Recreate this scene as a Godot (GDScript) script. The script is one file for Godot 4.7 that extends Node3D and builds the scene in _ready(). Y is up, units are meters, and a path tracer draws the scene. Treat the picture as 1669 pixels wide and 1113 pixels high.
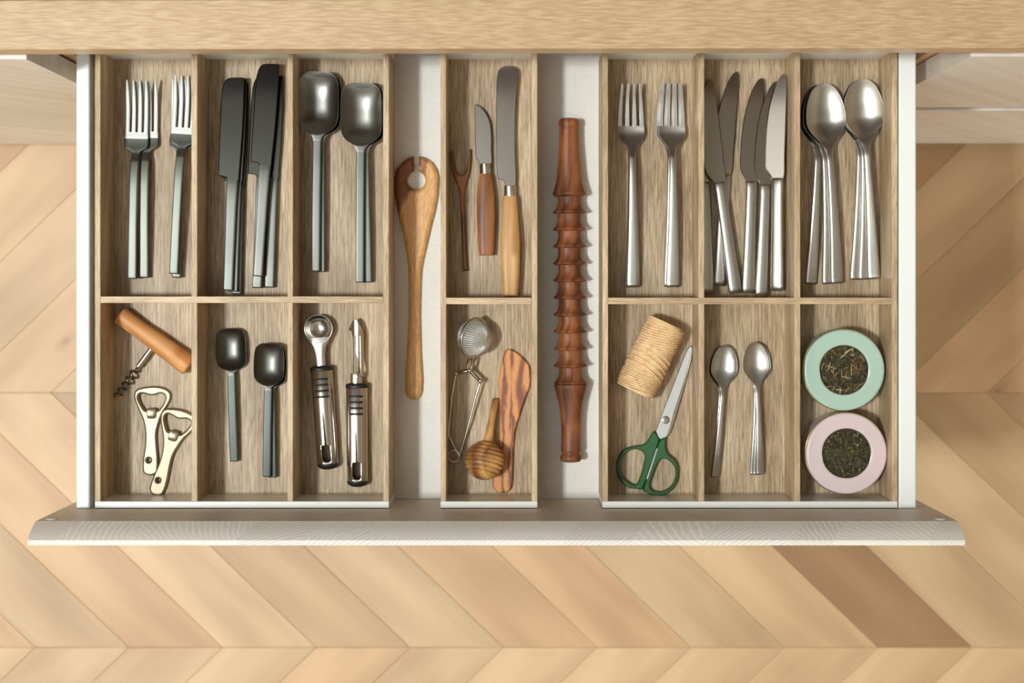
extends Node3D

# Lengths in shape builders are millimetres in the thing's own axes; places are metres in the room (y up, floor at 0, +z towards the cook).
const EYE := 2.32          # height of the lens
const FOCAL := 2550.0      # focal length in pixels of the 1669 x 1113 frame
const TRAY := 0.7146       # top of a tray's bottom board
const LINER := 0.697       # top of the mat in the drawer
const RIM := 0.77          # top edge of trays and drawer sides

var M := {}
var used := {}
var rng := RandomNumberGenerator.new()


# ---------------------------------------------------------------- mesh builder
class MB:
	var v := PackedVector3Array()
	var n := PackedVector3Array()
	var uv := PackedVector2Array()
	var col := PackedColorArray()
	var idx := PackedInt32Array()
	var grain := 0         # 0: grain along z, 1: along x, 2: along y
	var shift := Vector2.ZERO
	var tint := Color.WHITE

	func vert(p: Vector3, nn: Vector3) -> int:
		v.append(p * 0.001)
		n.append(nn)
		var q := p * 0.001
		if grain == 1:
			uv.append(Vector2(q.z + q.y * 0.7, q.x) + shift)
		elif grain == 2:
			uv.append(Vector2(q.x + q.z * 0.9, q.y) + shift)
		else:
			uv.append(Vector2(q.x + q.y * 0.7, q.z) + shift)
		col.append(tint)
		return v.size() - 1

	func tri(a: int, b: int, c: int) -> void:
		idx.append(a)
		idx.append(b)
		idx.append(c)

	func flip_from(start: int, vstart: int) -> void:
		for i in range(start, idx.size(), 3):
			var t := idx[i + 1]
			idx[i + 1] = idx[i + 2]
			idx[i + 2] = t
		for i in range(vstart, n.size()):
			n[i] = -n[i]

	# rows of points; smooth normals; repeated points make creases. Clockwise fronts.
	func grid(rows: Array, closed := true, cap0 := true, cap1 := true, fix := true) -> void:
		var i0 := idx.size()
		var v0 := v.size()
		var cols: int = rows[0].size()
		for r in rows:
			for p in r:
				vert(p, Vector3.ZERO)
		var span := cols if closed else cols - 1
		for r in rows.size() - 1:
			for c in span:
				var a := v0 + r * cols + c
				var b := v0 + r * cols + (c + 1) % cols
				var d := a + cols
				var e := b + cols
				for t in [[a, d, b], [b, d, e]]:
					var w: Vector3 = (v[t[1]] - v[t[0]]).cross(v[t[2]] - v[t[0]])
					if w.length_squared() < 1e-19:
						continue
					tri(t[0], t[2], t[1])
					for k in t:
						n[k] += w
		for k in range(v0, v.size()):
			n[k] = n[k].normalized() if n[k].length_squared() > 0.0 else Vector3.UP
		for which in [0, 1]:
			if (which == 0 and not cap0) or (which == 1 and not cap1) or not closed:
				continue
			var row: Array = Array(rows[0] if which == 0 else rows[rows.size() - 1])
			var mid := Vector3.ZERO
			for p in row:
				mid += p
			mid /= row.size()
			var wn := Vector3.ZERO
			for c in cols:
				wn += (row[c] - mid).cross(row[(c + 1) % cols] - mid)
			if wn.length() < 1e-6:
				continue
			wn = wn.normalized()
			if which == 0:
				wn = -wn
			wn = -wn
			var s := v.size()
			for p in row:
				vert(p, wn)
			var m := vert(mid, wn)
			for c in cols:
				if which == 0:
					tri(m, s + (c + 1) % cols, s + c)
				else:
					tri(m, s + c, s + (c + 1) % cols)
		if fix:
			var vol := 0.0
			for i in range(i0, idx.size(), 3):
				vol += v[idx[i]].dot(v[idx[i + 1]].cross(v[idx[i + 2]]))
			if vol > 0.0:      # clockwise fronts give a negative signed volume
				flip_from(i0, v0)

	# flat bar with rounded or bevelled section, stations [z, half width, top y, edge rise, exponent, thickness, x offset]
	func sheet(st: Array, k := 10, sub := 4) -> void:
		var rows := []
		for i in st.size() - 1:
			var p0: Array = st[maxi(i - 1, 0)]
			var p1: Array = st[i]
			var p2: Array = st[i + 1]
			var p3: Array = st[mini(i + 2, st.size() - 1)]
			for s in (sub + 1 if i == st.size() - 2 else sub):
				var f := float(s) / sub
				var q := []
				for c in 7:
					var a: float = p1[c] if c < p1.size() else 0.0
					var b: float = p2[c] if c < p2.size() else 0.0
					var z0: float = p0[c] if c < p0.size() else 0.0
					var z3: float = p3[c] if c < p3.size() else 0.0
					var da: float = maxf(0.001, p1[0] - p0[0])
					var db: float = maxf(0.001, p2[0] - p1[0])
					var dc: float = maxf(0.001, p3[0] - p2[0])
					var m1 := ((a - z0) / da + (b - a) / db) * 0.5 if i > 0 else (b - a) / db
					var m2 := ((b - a) / db + (z3 - b) / dc) * 0.5 if i < st.size() - 2 else (b - a) / db
					if (a - z0) * (b - a) <= 0.0 and i > 0:
						m1 = 0.0
					if (b - a) * (z3 - b) <= 0.0 and i < st.size() - 2:
						m2 = 0.0
					var f2 := f * f
					var f3 := f2 * f
					var val := (2 * f3 - 3 * f2 + 1) * a + (f3 - 2 * f2 + f) * m1 * db + (3 * f2 - 2 * f3) * b + (f3 - f2) * m2 * db
					q.append(val if c > 0 else lerpf(p1[0], p2[0], f))
				var row := PackedVector3Array()
				var hw := maxf(q[1], 0.02)
				for side in 2:
					for j in k + 1:
						var t := -cos(PI * (j if side == 0 else k - j) / k)
						var y: float = q[2] + q[3] * pow(absf(t), maxf(q[4], 1.0))
						if side == 1:
							y -= q[5] * maxf(0.3, 1.0 - pow(absf(t), 6.0))
						row.append(Vector3(q[6] + hw * t, y, q[0]))
				rows.append(row)
		grid(rows)

	# round section along z (axis at height cy) or round y; profile [along, radius]
	func lathe(pr: Array, cy := 0.0, upright := false, sides := 32, squash := 1.0, caps := true) -> void:
		var rows := []
		for i in range(0, pr.size(), 2):
			var row := PackedVector3Array()
			var r := maxf(pr[i + 1], 0.001)
			for s in sides:
				var a := TAU * s / sides
				row.append(Vector3(r * cos(a), pr[i], r * sin(a)) if upright else Vector3(r * cos(a), cy + r * squash * sin(a), pr[i]))
			rows.append(row)
		grid(rows, true, caps, caps)

	func tube(path: PackedVector3Array, r: float, sides := 8, taper := 1.0) -> void:
		var rows := []
		var up := Vector3.UP
		for i in path.size():
			var d := (path[mini(i + 1, path.size() - 1)] - path[maxi(i - 1, 0)]).normalized()
			var s := d.cross(up)
			if s.length() < 0.05:
				s = d.cross(Vector3.RIGHT)
			s = s.normalized()
			up = s.cross(d).normalized()
			var row := PackedVector3Array()
			var rr := r * lerpf(1.0, taper, float(i) / maxi(1, path.size() - 1))
			for k in sides:
				var a := TAU * k / sides
				row.append(path[i] + (s * cos(a) + up * sin(a)) * rr)
			rows.append(row)
		grid(rows)

	static func cross2(a: Vector2, b: Vector2, c: Vector2) -> float:
		return (b - a).cross(c - a)

	# ears of a simple polygon that may touch itself along bridges
	static func ears(p: PackedVector2Array) -> PackedInt32Array:
		var out := PackedInt32Array()
		var left := []
		for i in p.size():
			left.append(i)
		var area := 0.0
		for i in p.size():
			area += p[i].cross(p[(i + 1) % p.size()])
		var sgn := 1.0 if area > 0.0 else -1.0
		var guard := 0
		var at := 0
		while left.size() > 3 and guard < left.size() * 2 + 4:
			var m := left.size()
			var a: int = left[(at + m - 1) % m]
			var b: int = left[at % m]
			var c: int = left[(at + 1) % m]
			var ok := cross2(p[a], p[b], p[c]) * sgn > 1e-9
			if ok:
				for o in left:
					if o == a or o == b or o == c:
						continue
					var q := p[o]
					if q.is_equal_approx(p[a]) or q.is_equal_approx(p[b]) or q.is_equal_approx(p[c]):
						continue
					if cross2(p[a], p[b], q) * sgn >= -1e-9 and cross2(p[b], p[c], q) * sgn >= -1e-9 and cross2(p[c], p[a], q) * sgn >= -1e-9:
						ok = false
						break
			if ok or guard > m:
				if cross2(p[a], p[b], p[c]) * sgn > 0.0:
					out.append_array([a, b, c])
				left.remove_at(at % m)
				at = maxi(0, at % m - 1)
				guard = 0
			else:
				at += 1
				guard += 1
		if left.size() == 3:
			out.append_array([left[0], left[1], left[2]])
		return out

	static func pairs(a: Array) -> PackedVector2Array:
		var o := PackedVector2Array()
		for i in range(0, a.size(), 2):
			o.append(Vector2(a[i], a[i + 1]))
		return o

	# closed smooth curve through points
	static func smooth(p: PackedVector2Array, sub := 3) -> PackedVector2Array:
		var o := PackedVector2Array()
		var m := p.size()
		for i in m:
			for s in sub:
				o.append(p[i].cubic_interpolate(p[(i + 1) % m], p[(i - 1 + m) % m], p[(i + 2) % m], float(s) / sub))
		return o

	static func inward(p: PackedVector2Array, i: int) -> Vector2:
		var m := p.size()
		var a := (p[i] - p[(i - 1 + m) % m]).normalized()
		var b := (p[(i + 1) % m] - p[i]).normalized()
		var na := Vector2(-a.y, a.x)
		var nb := Vector2(-b.y, b.x)
		var s := na + nb
		if s.length() < 0.2:
			return na
		return s / maxf(0.55, s.length_squared() * 0.5)

	# plate cut to an outline in (x, z) with holes; prof: (inset, y) from the bottom edge up; bend lifts y as a function of (x, z)
	func slab(outer: PackedVector2Array, holes: Array, prof: Array, bend: Variant = null) -> void:
		var loops := []
		for k in holes.size() + 1:
			var src: PackedVector2Array = outer if k == 0 else holes[k - 1]
			var area := 0.0
			for i in src.size():
				area += src[i].cross(src[(i + 1) % src.size()])
			if (area > 0.0) != (k == 0):
				src = src.duplicate()
				src.reverse()
			loops.append(src)
		var y_of := func(q: Vector2, y: float) -> float: return y + (bend.call(q.x, q.y) if bend != null else 0.0)
		var ends := [[], []]
		for lp: PackedVector2Array in loops:
			var pts := []
			var ins := []
			for i in lp.size():
				var m := lp.size()
				var a := (lp[i] - lp[(i - 1 + m) % m]).normalized()
				var b := (lp[(i + 1) % m] - lp[i]).normalized()
				var d := inward(lp, i)
				pts.append(lp[i])
				ins.append(d)
				if a.dot(b) < 0.75:
					pts.append(lp[i])
					ins.append(d)
			var rows := []
			for pr in prof:
				var row := PackedVector3Array()
				for i in pts.size():
					var q: Vector2 = pts[i] + ins[i] * pr[0]
					row.append(Vector3(q.x, y_of.call(q, pr[1]), q.y))
				rows.append(row)
			var i0 := idx.size()
			var v0 := v.size()
			grid(rows, true, false, false, false)
			var good := 0.0
			for i in pts.size():
				var w: Vector3 = n[v0 + i]
				good -= w.x * ins[i].x + w.z * ins[i].y
			# grid() leaves normals and windings matched; turn both so that they look away from the material
			var tri_ok := 0.0
			for i in range(i0, mini(idx.size(), i0 + 60), 3):
				var g := (v[idx[i + 1]] - v[idx[i]]).cross(v[idx[i + 2]] - v[idx[i]])
				tri_ok -= g.dot(n[idx[i]])
			if good < 0.0:
				for i in range(v0, n.size()):
					n[i] = -n[i]
				tri_ok = -tri_ok
			if tri_ok < 0.0:
				for i in range(i0, idx.size(), 3):
					var t := idx[i + 1]
					idx[i + 1] = idx[i + 2]
					idx[i + 2] = t
			for e in 2:
				var loop := PackedVector2Array()
				for i in lp.size():
					loop.append(lp[i] + inward(lp, i) * prof[0 if e == 0 else prof.size() - 1][0])
				ends[e].append(loop)
		for e in 2:
			var poly: PackedVector2Array = ends[e][0].duplicate()
			for h in range(1, ends[e].size()):
				var hole: PackedVector2Array = ends[e][h]
				var best := 1e9
				var bi := 0
				var bj := 0
				for i in poly.size():
					for j in hole.size():
						var d2 := poly[i].distance_squared_to(hole[j])
						if d2 < best:
							best = d2
							bi = i
							bj = j
				var joined := PackedVector2Array()
				for i in bi + 1:
					joined.append(poly[i])
				for j in hole.size() + 1:
					joined.append(hole[(bj + j) % hole.size()])
				for i in range(bi, poly.size()):
					joined.append(poly[i])
				poly = joined
			var y: float = prof[0 if e == 0 else prof.size() - 1][1]
			var up := Vector3.DOWN if e == 0 else Vector3.UP
			var s := v.size()
			for q in poly:
				var lean := Vector3.ZERO
				if bend != null:
					lean = Vector3(bend.call(q.x + 0.1, q.y) - bend.call(q.x - 0.1, q.y), 0, bend.call(q.x, q.y + 0.1) - bend.call(q.x, q.y - 0.1)) * -5.0
				vert(Vector3(q.x, y_of.call(q, y), q.y), (up + lean * up.y).normalized())
			var t := ears(poly)
			for i in range(0, t.size(), 3):
				var g := (v[s + t[i + 1]] - v[s + t[i]]).cross(v[s + t[i + 2]] - v[s + t[i]])
				if g.y * up.y > 0.0:
					tri(s + t[i], s + t[i + 2], s + t[i + 1])
				else:
					tri(s + t[i], s + t[i + 1], s + t[i + 2])

	# box with small chamfers along its upper edges (and lower ones with both)
	func box(lo: Vector3, hi: Vector3, c := 0.5, both := false) -> void:
		var o := PackedVector2Array([Vector2(lo.x, lo.z), Vector2(hi.x, lo.z), Vector2(hi.x, hi.z), Vector2(lo.x, hi.z)])
		var pr := []
		if both:
			pr = [[c, lo.y], [c * 0.3, lo.y + c * 0.3], [0, lo.y + c], [0, lo.y + c]]
		else:
			pr = [[0, lo.y]]
		pr.append_array([[0, hi.y - c], [0, hi.y - c], [c * 0.3, hi.y - c * 0.3], [c, hi.y]])
		slab(o, [], pr)

	func mesh() -> ArrayMesh:
		var a := []
		a.resize(Mesh.ARRAY_MAX)
		a[Mesh.ARRAY_VERTEX] = v
		a[Mesh.ARRAY_NORMAL] = n
		a[Mesh.ARRAY_TEX_UV] = uv
		a[Mesh.ARRAY_COLOR] = col
		a[Mesh.ARRAY_INDEX] = idx
		var m := ArrayMesh.new()
		m.add_surface_from_arrays(Mesh.PRIMITIVE_TRIANGLES, a)
		return m


# ---------------------------------------------------------------- scene tree helpers
func numbered(called: String) -> String:
	used[called] = used.get(called, -1) + 1
	return called if used[called] == 0 else "%s_%03d" % [called, used[called]]


func tag(o: Node3D, label: String, category: String, group := "", kind := "") -> Node3D:
	if label:
		o.set_meta("label", label)
	if category:
		o.set_meta("category", category)
	if group:
		o.set_meta("group", group)
	if kind:
		o.set_meta("kind", kind)
	return o


func thing(called: String, label: String, category: String, group := "") -> Node3D:
	var o := Node3D.new()
	o.name = numbered(called)
	add_child(o, true)
	return tag(o, label, category, group)


func part(called: String, shape, m: Material, parent: Node3D, label := "") -> MeshInstance3D:
	var o := MeshInstance3D.new()
	o.mesh = shape.mesh() if shape is MB else shape
	o.material_override = m
	o.name = called
	parent.add_child(o, true)
	if label:
		o.set_meta("label", label)
	return o


func single(called: String, shape: MB, m: Material, label: String, category: String, group := "") -> MeshInstance3D:
	var o := part(numbered(called), shape, m, self)
	tag(o, label, category, group)
	return o


func structure(called: String, shape: MB, m: Material) -> MeshInstance3D:
	var o := part(called, shape, m, self)
	o.set_meta("kind", "structure")
	return o


# lay a thing whose own +z runs from its head to its tail between two points
func lay(o: Node3D, head: Vector3, tail: Vector3, roll := 0.0) -> Node3D:
	var d := tail - head
	o.position = head
	o.rotation = Vector3(-atan2(d.y, Vector2(d.x, d.z).length()), atan2(d.x, d.z), deg_to_rad(roll))
	return o


func another(o: Node3D, label: String) -> Node3D:
	var c: Node3D = o.duplicate()
	c.name = numbered(str(o.name).trim_suffix("_000").rstrip("0123456789").trim_suffix("_"))
	add_child(c, true)
	c.set_meta("label", label)
	return c


# ---------------------------------------------------------------- materials
func noise_bytes(w: int, h: int, stretch: int, freq: float, sd: int, octaves := 4) -> PackedByteArray:
	var f := FastNoiseLite.new()
	f.seed = sd
	f.noise_type = FastNoiseLite.TYPE_SIMPLEX_SMOOTH
	f.frequency = freq
	f.fractal_octaves = octaves
	var im := f.get_seamless_image(w, maxi(4, h / stretch), false, false, 0.1, true)
	im.convert(Image.FORMAT_L8)
	im.resize(w, h, Image.INTERPOLATE_CUBIC)
	return im.get_data()


# wood: long streaks, a slow drift of tone, short fine pores
func wood(dark: Color, light: Color, sd: int, w := 256, h := 512, long := 16, freq := 0.03, k := 1.3, drift := 0.6, pores := 0.5) -> ImageTexture:
	var a := noise_bytes(w, h, long, freq, sd)
	var b := noise_bytes(w, h, maxi(2, long / 4), 0.008, sd + 1, 2)
	var c := noise_bytes(w, h, 10, 0.25, sd + 2, 2)
	var out := PackedByteArray()
	out.resize(w * h * 3)
	for i in w * h:
		var x := (a[i] / 255.0 - 0.5) * k + (b[i] / 255.0 - 0.5) * drift + 0.55
		var p := maxf(0.0, c[i] / 255.0 - 0.55) * pores
		x = clampf(x - p, -0.25, 1.1)
		out[i * 3] = clampi(int(255.0 * lerpf(dark.r, light.r, x)), 0, 255)
		out[i * 3 + 1] = clampi(int(255.0 * lerpf(dark.g, light.g, x)), 0, 255)
		out[i * 3 + 2] = clampi(int(255.0 * lerpf(dark.b, light.b, x)), 0, 255)
	return ImageTexture.create_from_image(Image.create_from_data(w, h, false, Image.FORMAT_RGB8, out))


func plain(called: String, c: Color, rough := 0.5, metal := 0.0) -> StandardMaterial3D:
	var m := StandardMaterial3D.new()
	m.resource_name = called
	m.albedo_color = c
	m.roughness = rough
	m.metallic = metal
	M[called] = m
	return m


func textured(called: String, t: Texture2D, scale: Vector2, rough := 0.5, tint := Color.WHITE) -> StandardMaterial3D:
	var m := plain(called, tint, rough)
	m.albedo_texture = t
	m.uv1_scale = Vector3(scale.x, scale.y, 1)
	return m


func relief(m: StandardMaterial3D, t: Texture2D, depth: float) -> void:
	m.heightmap_enabled = true
	m.heightmap_texture = t
	m.heightmap_scale = depth


func grey_texture(w: int, h: int, f: Callable) -> ImageTexture:
	var out := PackedByteArray()
	out.resize(w * h)
	for y in h:
		for x in w:
			out[y * w + x] = clampi(int(255.0 * f.call(x, y)), 0, 255)
	return ImageTexture.create_from_image(Image.create_from_data(w, h, false, Image.FORMAT_L8, out))


func colour_texture(w: int, h: int, f: Callable) -> ImageTexture:
	var out := PackedByteArray()
	out.resize(w * h * 3)
	for y in h:
		for x in w:
			var c: Color = f.call(x, y)
			var i := (y * w + x) * 3
			out[i] = clampi(int(c.r * 255.0), 0, 255)
			out[i + 1] = clampi(int(c.g * 255.0), 0, 255)
			out[i + 2] = clampi(int(c.b * 255.0), 0, 255)
	return ImageTexture.create_from_image(Image.create_from_data(w, h, false, Image.FORMAT_RGB8, out))


func make_materials() -> void:
	var tray_t := wood(Color8(140, 116, 86), Color8(212, 189, 156), 11, 512, 1024, 18, 0.17, 0.9, 0.6, 1.3)
	textured("tray_oak", tray_t, Vector2(4.6, 2.0), 0.5)
	textured("tray_oak_lit", tray_t, Vector2(9.0, 2.4), 0.5, Color(1.08, 1.07, 1.06))  # tray oak again, tint lightened for the extra light on open rims
	var plank_t := [wood(Color8(172, 141, 102), Color8(202, 172, 131), 31, 256, 512, 6, 0.02, 0.6, 0.8, 0.2), wood(Color8(176, 145, 108), Color8(200, 170, 133), 41, 256, 512, 6, 0.025, 0.6, 0.9, 0.2)]
	for i in 2:
		var im: Image = plank_t[i].get_image()
		rng.seed = 40 + i
		for k in 2:
			var c := Vector2(rng.randf_range(24, 232), rng.randf_range(30, 480))
			var r := rng.randf_range(2.5, 6.0)
			for y in range(-22, 23):
				for x in range(-10, 11):
					var d := Vector2(x, y * 0.62).length() / r
					var w := exp(-d * d) * 0.42 + exp(-pow(d - 1.7, 2.0) * 6.0) * 0.08
					var at := Vector2i(posmod(int(c.x) + x, 256), posmod(int(c.y) + y, 512))
					im.set_pixelv(at, im.get_pixelv(at).lerp(Color8(104, 72, 44), clampf(w, 0, 1)))
		plank_t[i] = ImageTexture.create_from_image(im)
	var tints := [Color(1, 1, 1), Color(1.04, 1.03, 1.0), Color(0.95, 0.93, 0.9), Color(1.02, 0.98, 0.93), Color(0.8, 0.73, 0.66)]
	for i in 5:
		textured("plank%d" % i, plank_t[i % 2], Vector2(3.1, 1.3), 0.5, tints[i]).metallic_specular = 0.58
	textured("counter_oak", wood(Color8(168, 136, 98), Color8(206, 176, 136), 51, 512, 1024, 10, 0.12, 1.1, 0.3, 0.0), Vector2(7.0, 3.0), 0.4)
	textured("carcass_oak", wood(Color8(176, 138, 98), Color8(214, 180, 138), 55), Vector2(4.0, 1.5), 0.5)
	textured("door_oak", wood(Color8(206, 192, 178), Color8(226, 214, 200), 61, 256, 512, 16, 0.03, 0.8, 0.5, 0.3), Vector2(3.0, 1.4), 0.5)
	textured("door_edge", wood(Color8(160, 148, 134), Color8(214, 206, 194), 65, 256, 512, 24, 0.05, 1.5, 0.3, 0.3), Vector2(14.0, 1.6), 0.5)
	# sawn end of glued staves: growth rings curving about a different heart in every stave
	var hearts := []
	rng.seed = 5
	var x0 := 0.0
	while x0 < 2048.0:
		var wd := rng.randf_range(120, 260)
		var side := 1.0 if rng.randf() < 0.5 else -1.0
		hearts.append([x0, x0 + wd, x0 + wd * 0.5 + side * rng.randf_range(120, 420), rng.randf_range(150, 380), rng.randf_range(0.07, 0.11), rng.randf_range(-0.025, 0.025)])
		x0 += wd
	var fn := FastNoiseLite.new()
	fn.seed = 8
	fn.frequency = 0.03
	textured("end_grain", colour_texture(2048, 64, func(x: int, y: int) -> Color:
		var h: Array = hearts[0]
		for q in hearts:
			if x >= q[0] and x < q[1]:
				h = q
		var d := Vector2(x - h[2], y - h[3]).length() + fn.get_noise_2d(x, y) * 3.0
		var ring := pow(0.5 + 0.5 * sin(d * h[4] * TAU), 6.0) * (0.7 + 0.6 * fn.get_noise_2d(x * 7.0, y * 7.0))
		var g: float = 0.0 + h[5] + fn.get_noise_2d(x * 9.0, y * 9.0 + 300.0) * 0.05
		return Color(0.83 + g, 0.80 + g, 0.76 + g).lerp(Color(0.95, 0.93, 0.90), ring)), Vector2(1.1, 71.0), 0.55)
	plain("white_lacquer", Color8(236, 237, 233), 0.35)
	plain("white_rail", Color8(232, 230, 224), 0.3)
	# woven mat: warp and weft threads
	var weave := func(x: int, y: int) -> float:
		var a := 0.5 + 0.5 * cos(TAU * x / 16.0)
		var b := 0.5 + 0.5 * cos(TAU * y / 16.0)
		return 0.25 + 0.75 * maxf(pow(a, 1.5) * (0.75 + 0.25 * b), pow(b, 1.5) * (0.75 + 0.25 * a)) if (x / 16 + y / 16) % 2 == 0 else 0.2 + 0.7 * maxf(pow(b, 1.5), pow(a, 2.5) * 0.8)
	var wt := grey_texture(64, 64, weave)
	var liner := textured("liner", colour_texture(64, 64, func(x: int, y: int) -> Color:
		var q: float = weave.call(x, y)
		return Color8(222, 216, 204).lerp(Color8(240, 237, 230), q)), Vector2(105, 105), 0.8)
	relief(liner, wt, 0.04)
	# metals
	plain("satin_steel", Color8(188, 185, 178), 0.32, 1.0)
	plain("polished_steel", Color8(206, 202, 195), 0.2, 1.0)
	plain("blade_steel", Color8(168, 163, 156), 0.2, 1.0)
	plain("silver_tine", Color8(186, 186, 180), 0.55, 1.0)
	plain("dark_bowl", Color8(92, 91, 86), 0.37, 1.0)
	plain("slate_handle", Color8(78, 82, 78), 0.45, 1.0)
	plain("mesh_wire", Color8(228, 226, 220), 0.5, 0.9)
	plain("black_steel", Color8(64, 63, 59), 0.17, 1.0)
	plain("dark_handle", Color8(98, 99, 93), 0.42, 1.0)
	plain("gunmetal", Color8(122, 121, 115), 0.36, 1.0)
	plain("champagne", Color8(178, 167, 144), 0.42, 1.0)
	plain("dark_wire", Color8(120, 112, 104), 0.25, 1.0)
	plain("gold_line", Color8(206, 186, 120), 0.3, 0.9)
	plain("rubber", Color8(22, 22, 22), 0.5)
	plain("green_plastic", Color8(40, 92, 48), 0.35)
	plain("mint_paint", Color8(174, 199, 182), 0.35)
	plain("pink_paint", Color8(218, 196, 196), 0.35)
	plain("black_glass", Color8(14, 14, 16), 0.08)
	plain("wall_paint", Color8(228, 222, 212), 0.8)
	plain("slate_paint", Color8(118, 115, 108), 0.8)
	plain("ceiling_paint", Color8(226, 222, 212), 0.85)
	plain("room_floor", Color8(205, 168, 122), 0.5)
	plain("frame_paint", Color8(230, 230, 228), 0.5)
	var pane := plain("window_glass", Color(0.5, 0.5, 0.5, 0.04), 0.02)
	pane.transparency = BaseMaterial3D.TRANSPARENCY_ALPHA
	var tin := plain("tin_window", Color(0.1, 0.1, 0.1, 0.02), 0.03)
	tin.metallic_specular = 0.25
	tin.transparency = BaseMaterial3D.TRANSPARENCY_ALPHA
	# woods of the utensils
	textured("beech", wood(Color8(188, 122, 66), Color8(232, 174, 112), 81, 128, 256, 10, 0.03, 0.9, 0.6, 0.3), Vector2(22, 8), 0.55)
	textured("teak", wood(Color8(84, 45, 23), Color8(156, 94, 55), 91, 256, 512, 8, 0.035, 1.1, 0.8, 0.5), Vector2(16, 5), 0.55)
	textured("light_handle", wood(Color8(176, 126, 72), Color8(220, 176, 118), 95, 128, 256, 10, 0.03, 0.9, 0.7, 0.4), Vector2(22, 8), 0.45)
	textured("red_handle", wood(Color8(122, 70, 36), Color8(184, 124, 74), 97, 128, 256, 10, 0.03, 1.0, 0.7, 0.5), Vector2(22, 8), 0.45)
	textured("brown_fork", wood(Color8(92, 48, 18), Color8(168, 108, 52), 99, 128, 256, 10, 0.03, 1.0, 0.7, 0.4), Vector2(22, 8), 0.42)
	textured("dipper", wood(Color8(128, 80, 42), Color8(222, 170, 102), 101, 128, 256, 4, 0.02, 1.5, 1.2, 0.4), Vector2(18, 12), 0.45)
	fn.frequency = 0.02
	# olive wood with dark heart bands running down the blade
	textured("striped_wood", colour_texture(128, 512, func(x: int, y: int) -> Color:
		var u := x / 128.0 + fn.get_noise_2d(x * 1.0, y * 0.35) * 0.09
		var s := 0.5 + 0.5 * sin(u * TAU * 7.0 + 0.6 + 0.8 * sin(y * 0.006) + 1.1 * sin(u * 21.0))
		var f := fn.get_noise_2d(x * 9.0, y * 0.9) * 0.12
		return Color8(214, 146, 80).lerp(Color8(124, 62, 34), clampf(pow(s, 2.6) + f * 1.5, 0.0, 1.0)) * (1.0 + f)), Vector2(14.0, 4.0), 0.42)
	# acacia: dark heartwood beside pale sapwood
	textured("acacia", colour_texture(256, 1024, func(x: int, y: int) -> Color:
		var u := (x - 128) / 256.0
		var z := y / 1024.0
		var edge := 0.22 - 1.5 * z + 0.08 * sin(z * 22.0) + fn.get_noise_2d(x * 0.8, y * 0.25) * 0.12
		var t := clampf((u - edge) * 9.0 + 0.5, 0.0, 1.0)
		var f := fn.get_noise_2d(x * 5.0, y * 0.5 + 90.0) * 0.16 + fn.get_noise_2d(x * 14.0, y * 1.5) * 0.06
		var ring := 0.5 + 0.5 * sin((u - edge) * 60.0 + fn.get_noise_2d(x, y * 0.3 + 500.0) * 6.0)
		return Color8(128, 72, 34).lerp(Color8(222, 170, 104), t * 0.85 + 0.12 * ring + 0.05) * (1.0 + f)), Vector2(18.0, 3.9), 0.42)
	textured("jute", wood(Color8(222, 178, 124), Color8(250, 220, 176), 111, 128, 128, 2, 0.12, 1.2, 0.6, 0.3), Vector2(60, 60), 0.9)


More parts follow.
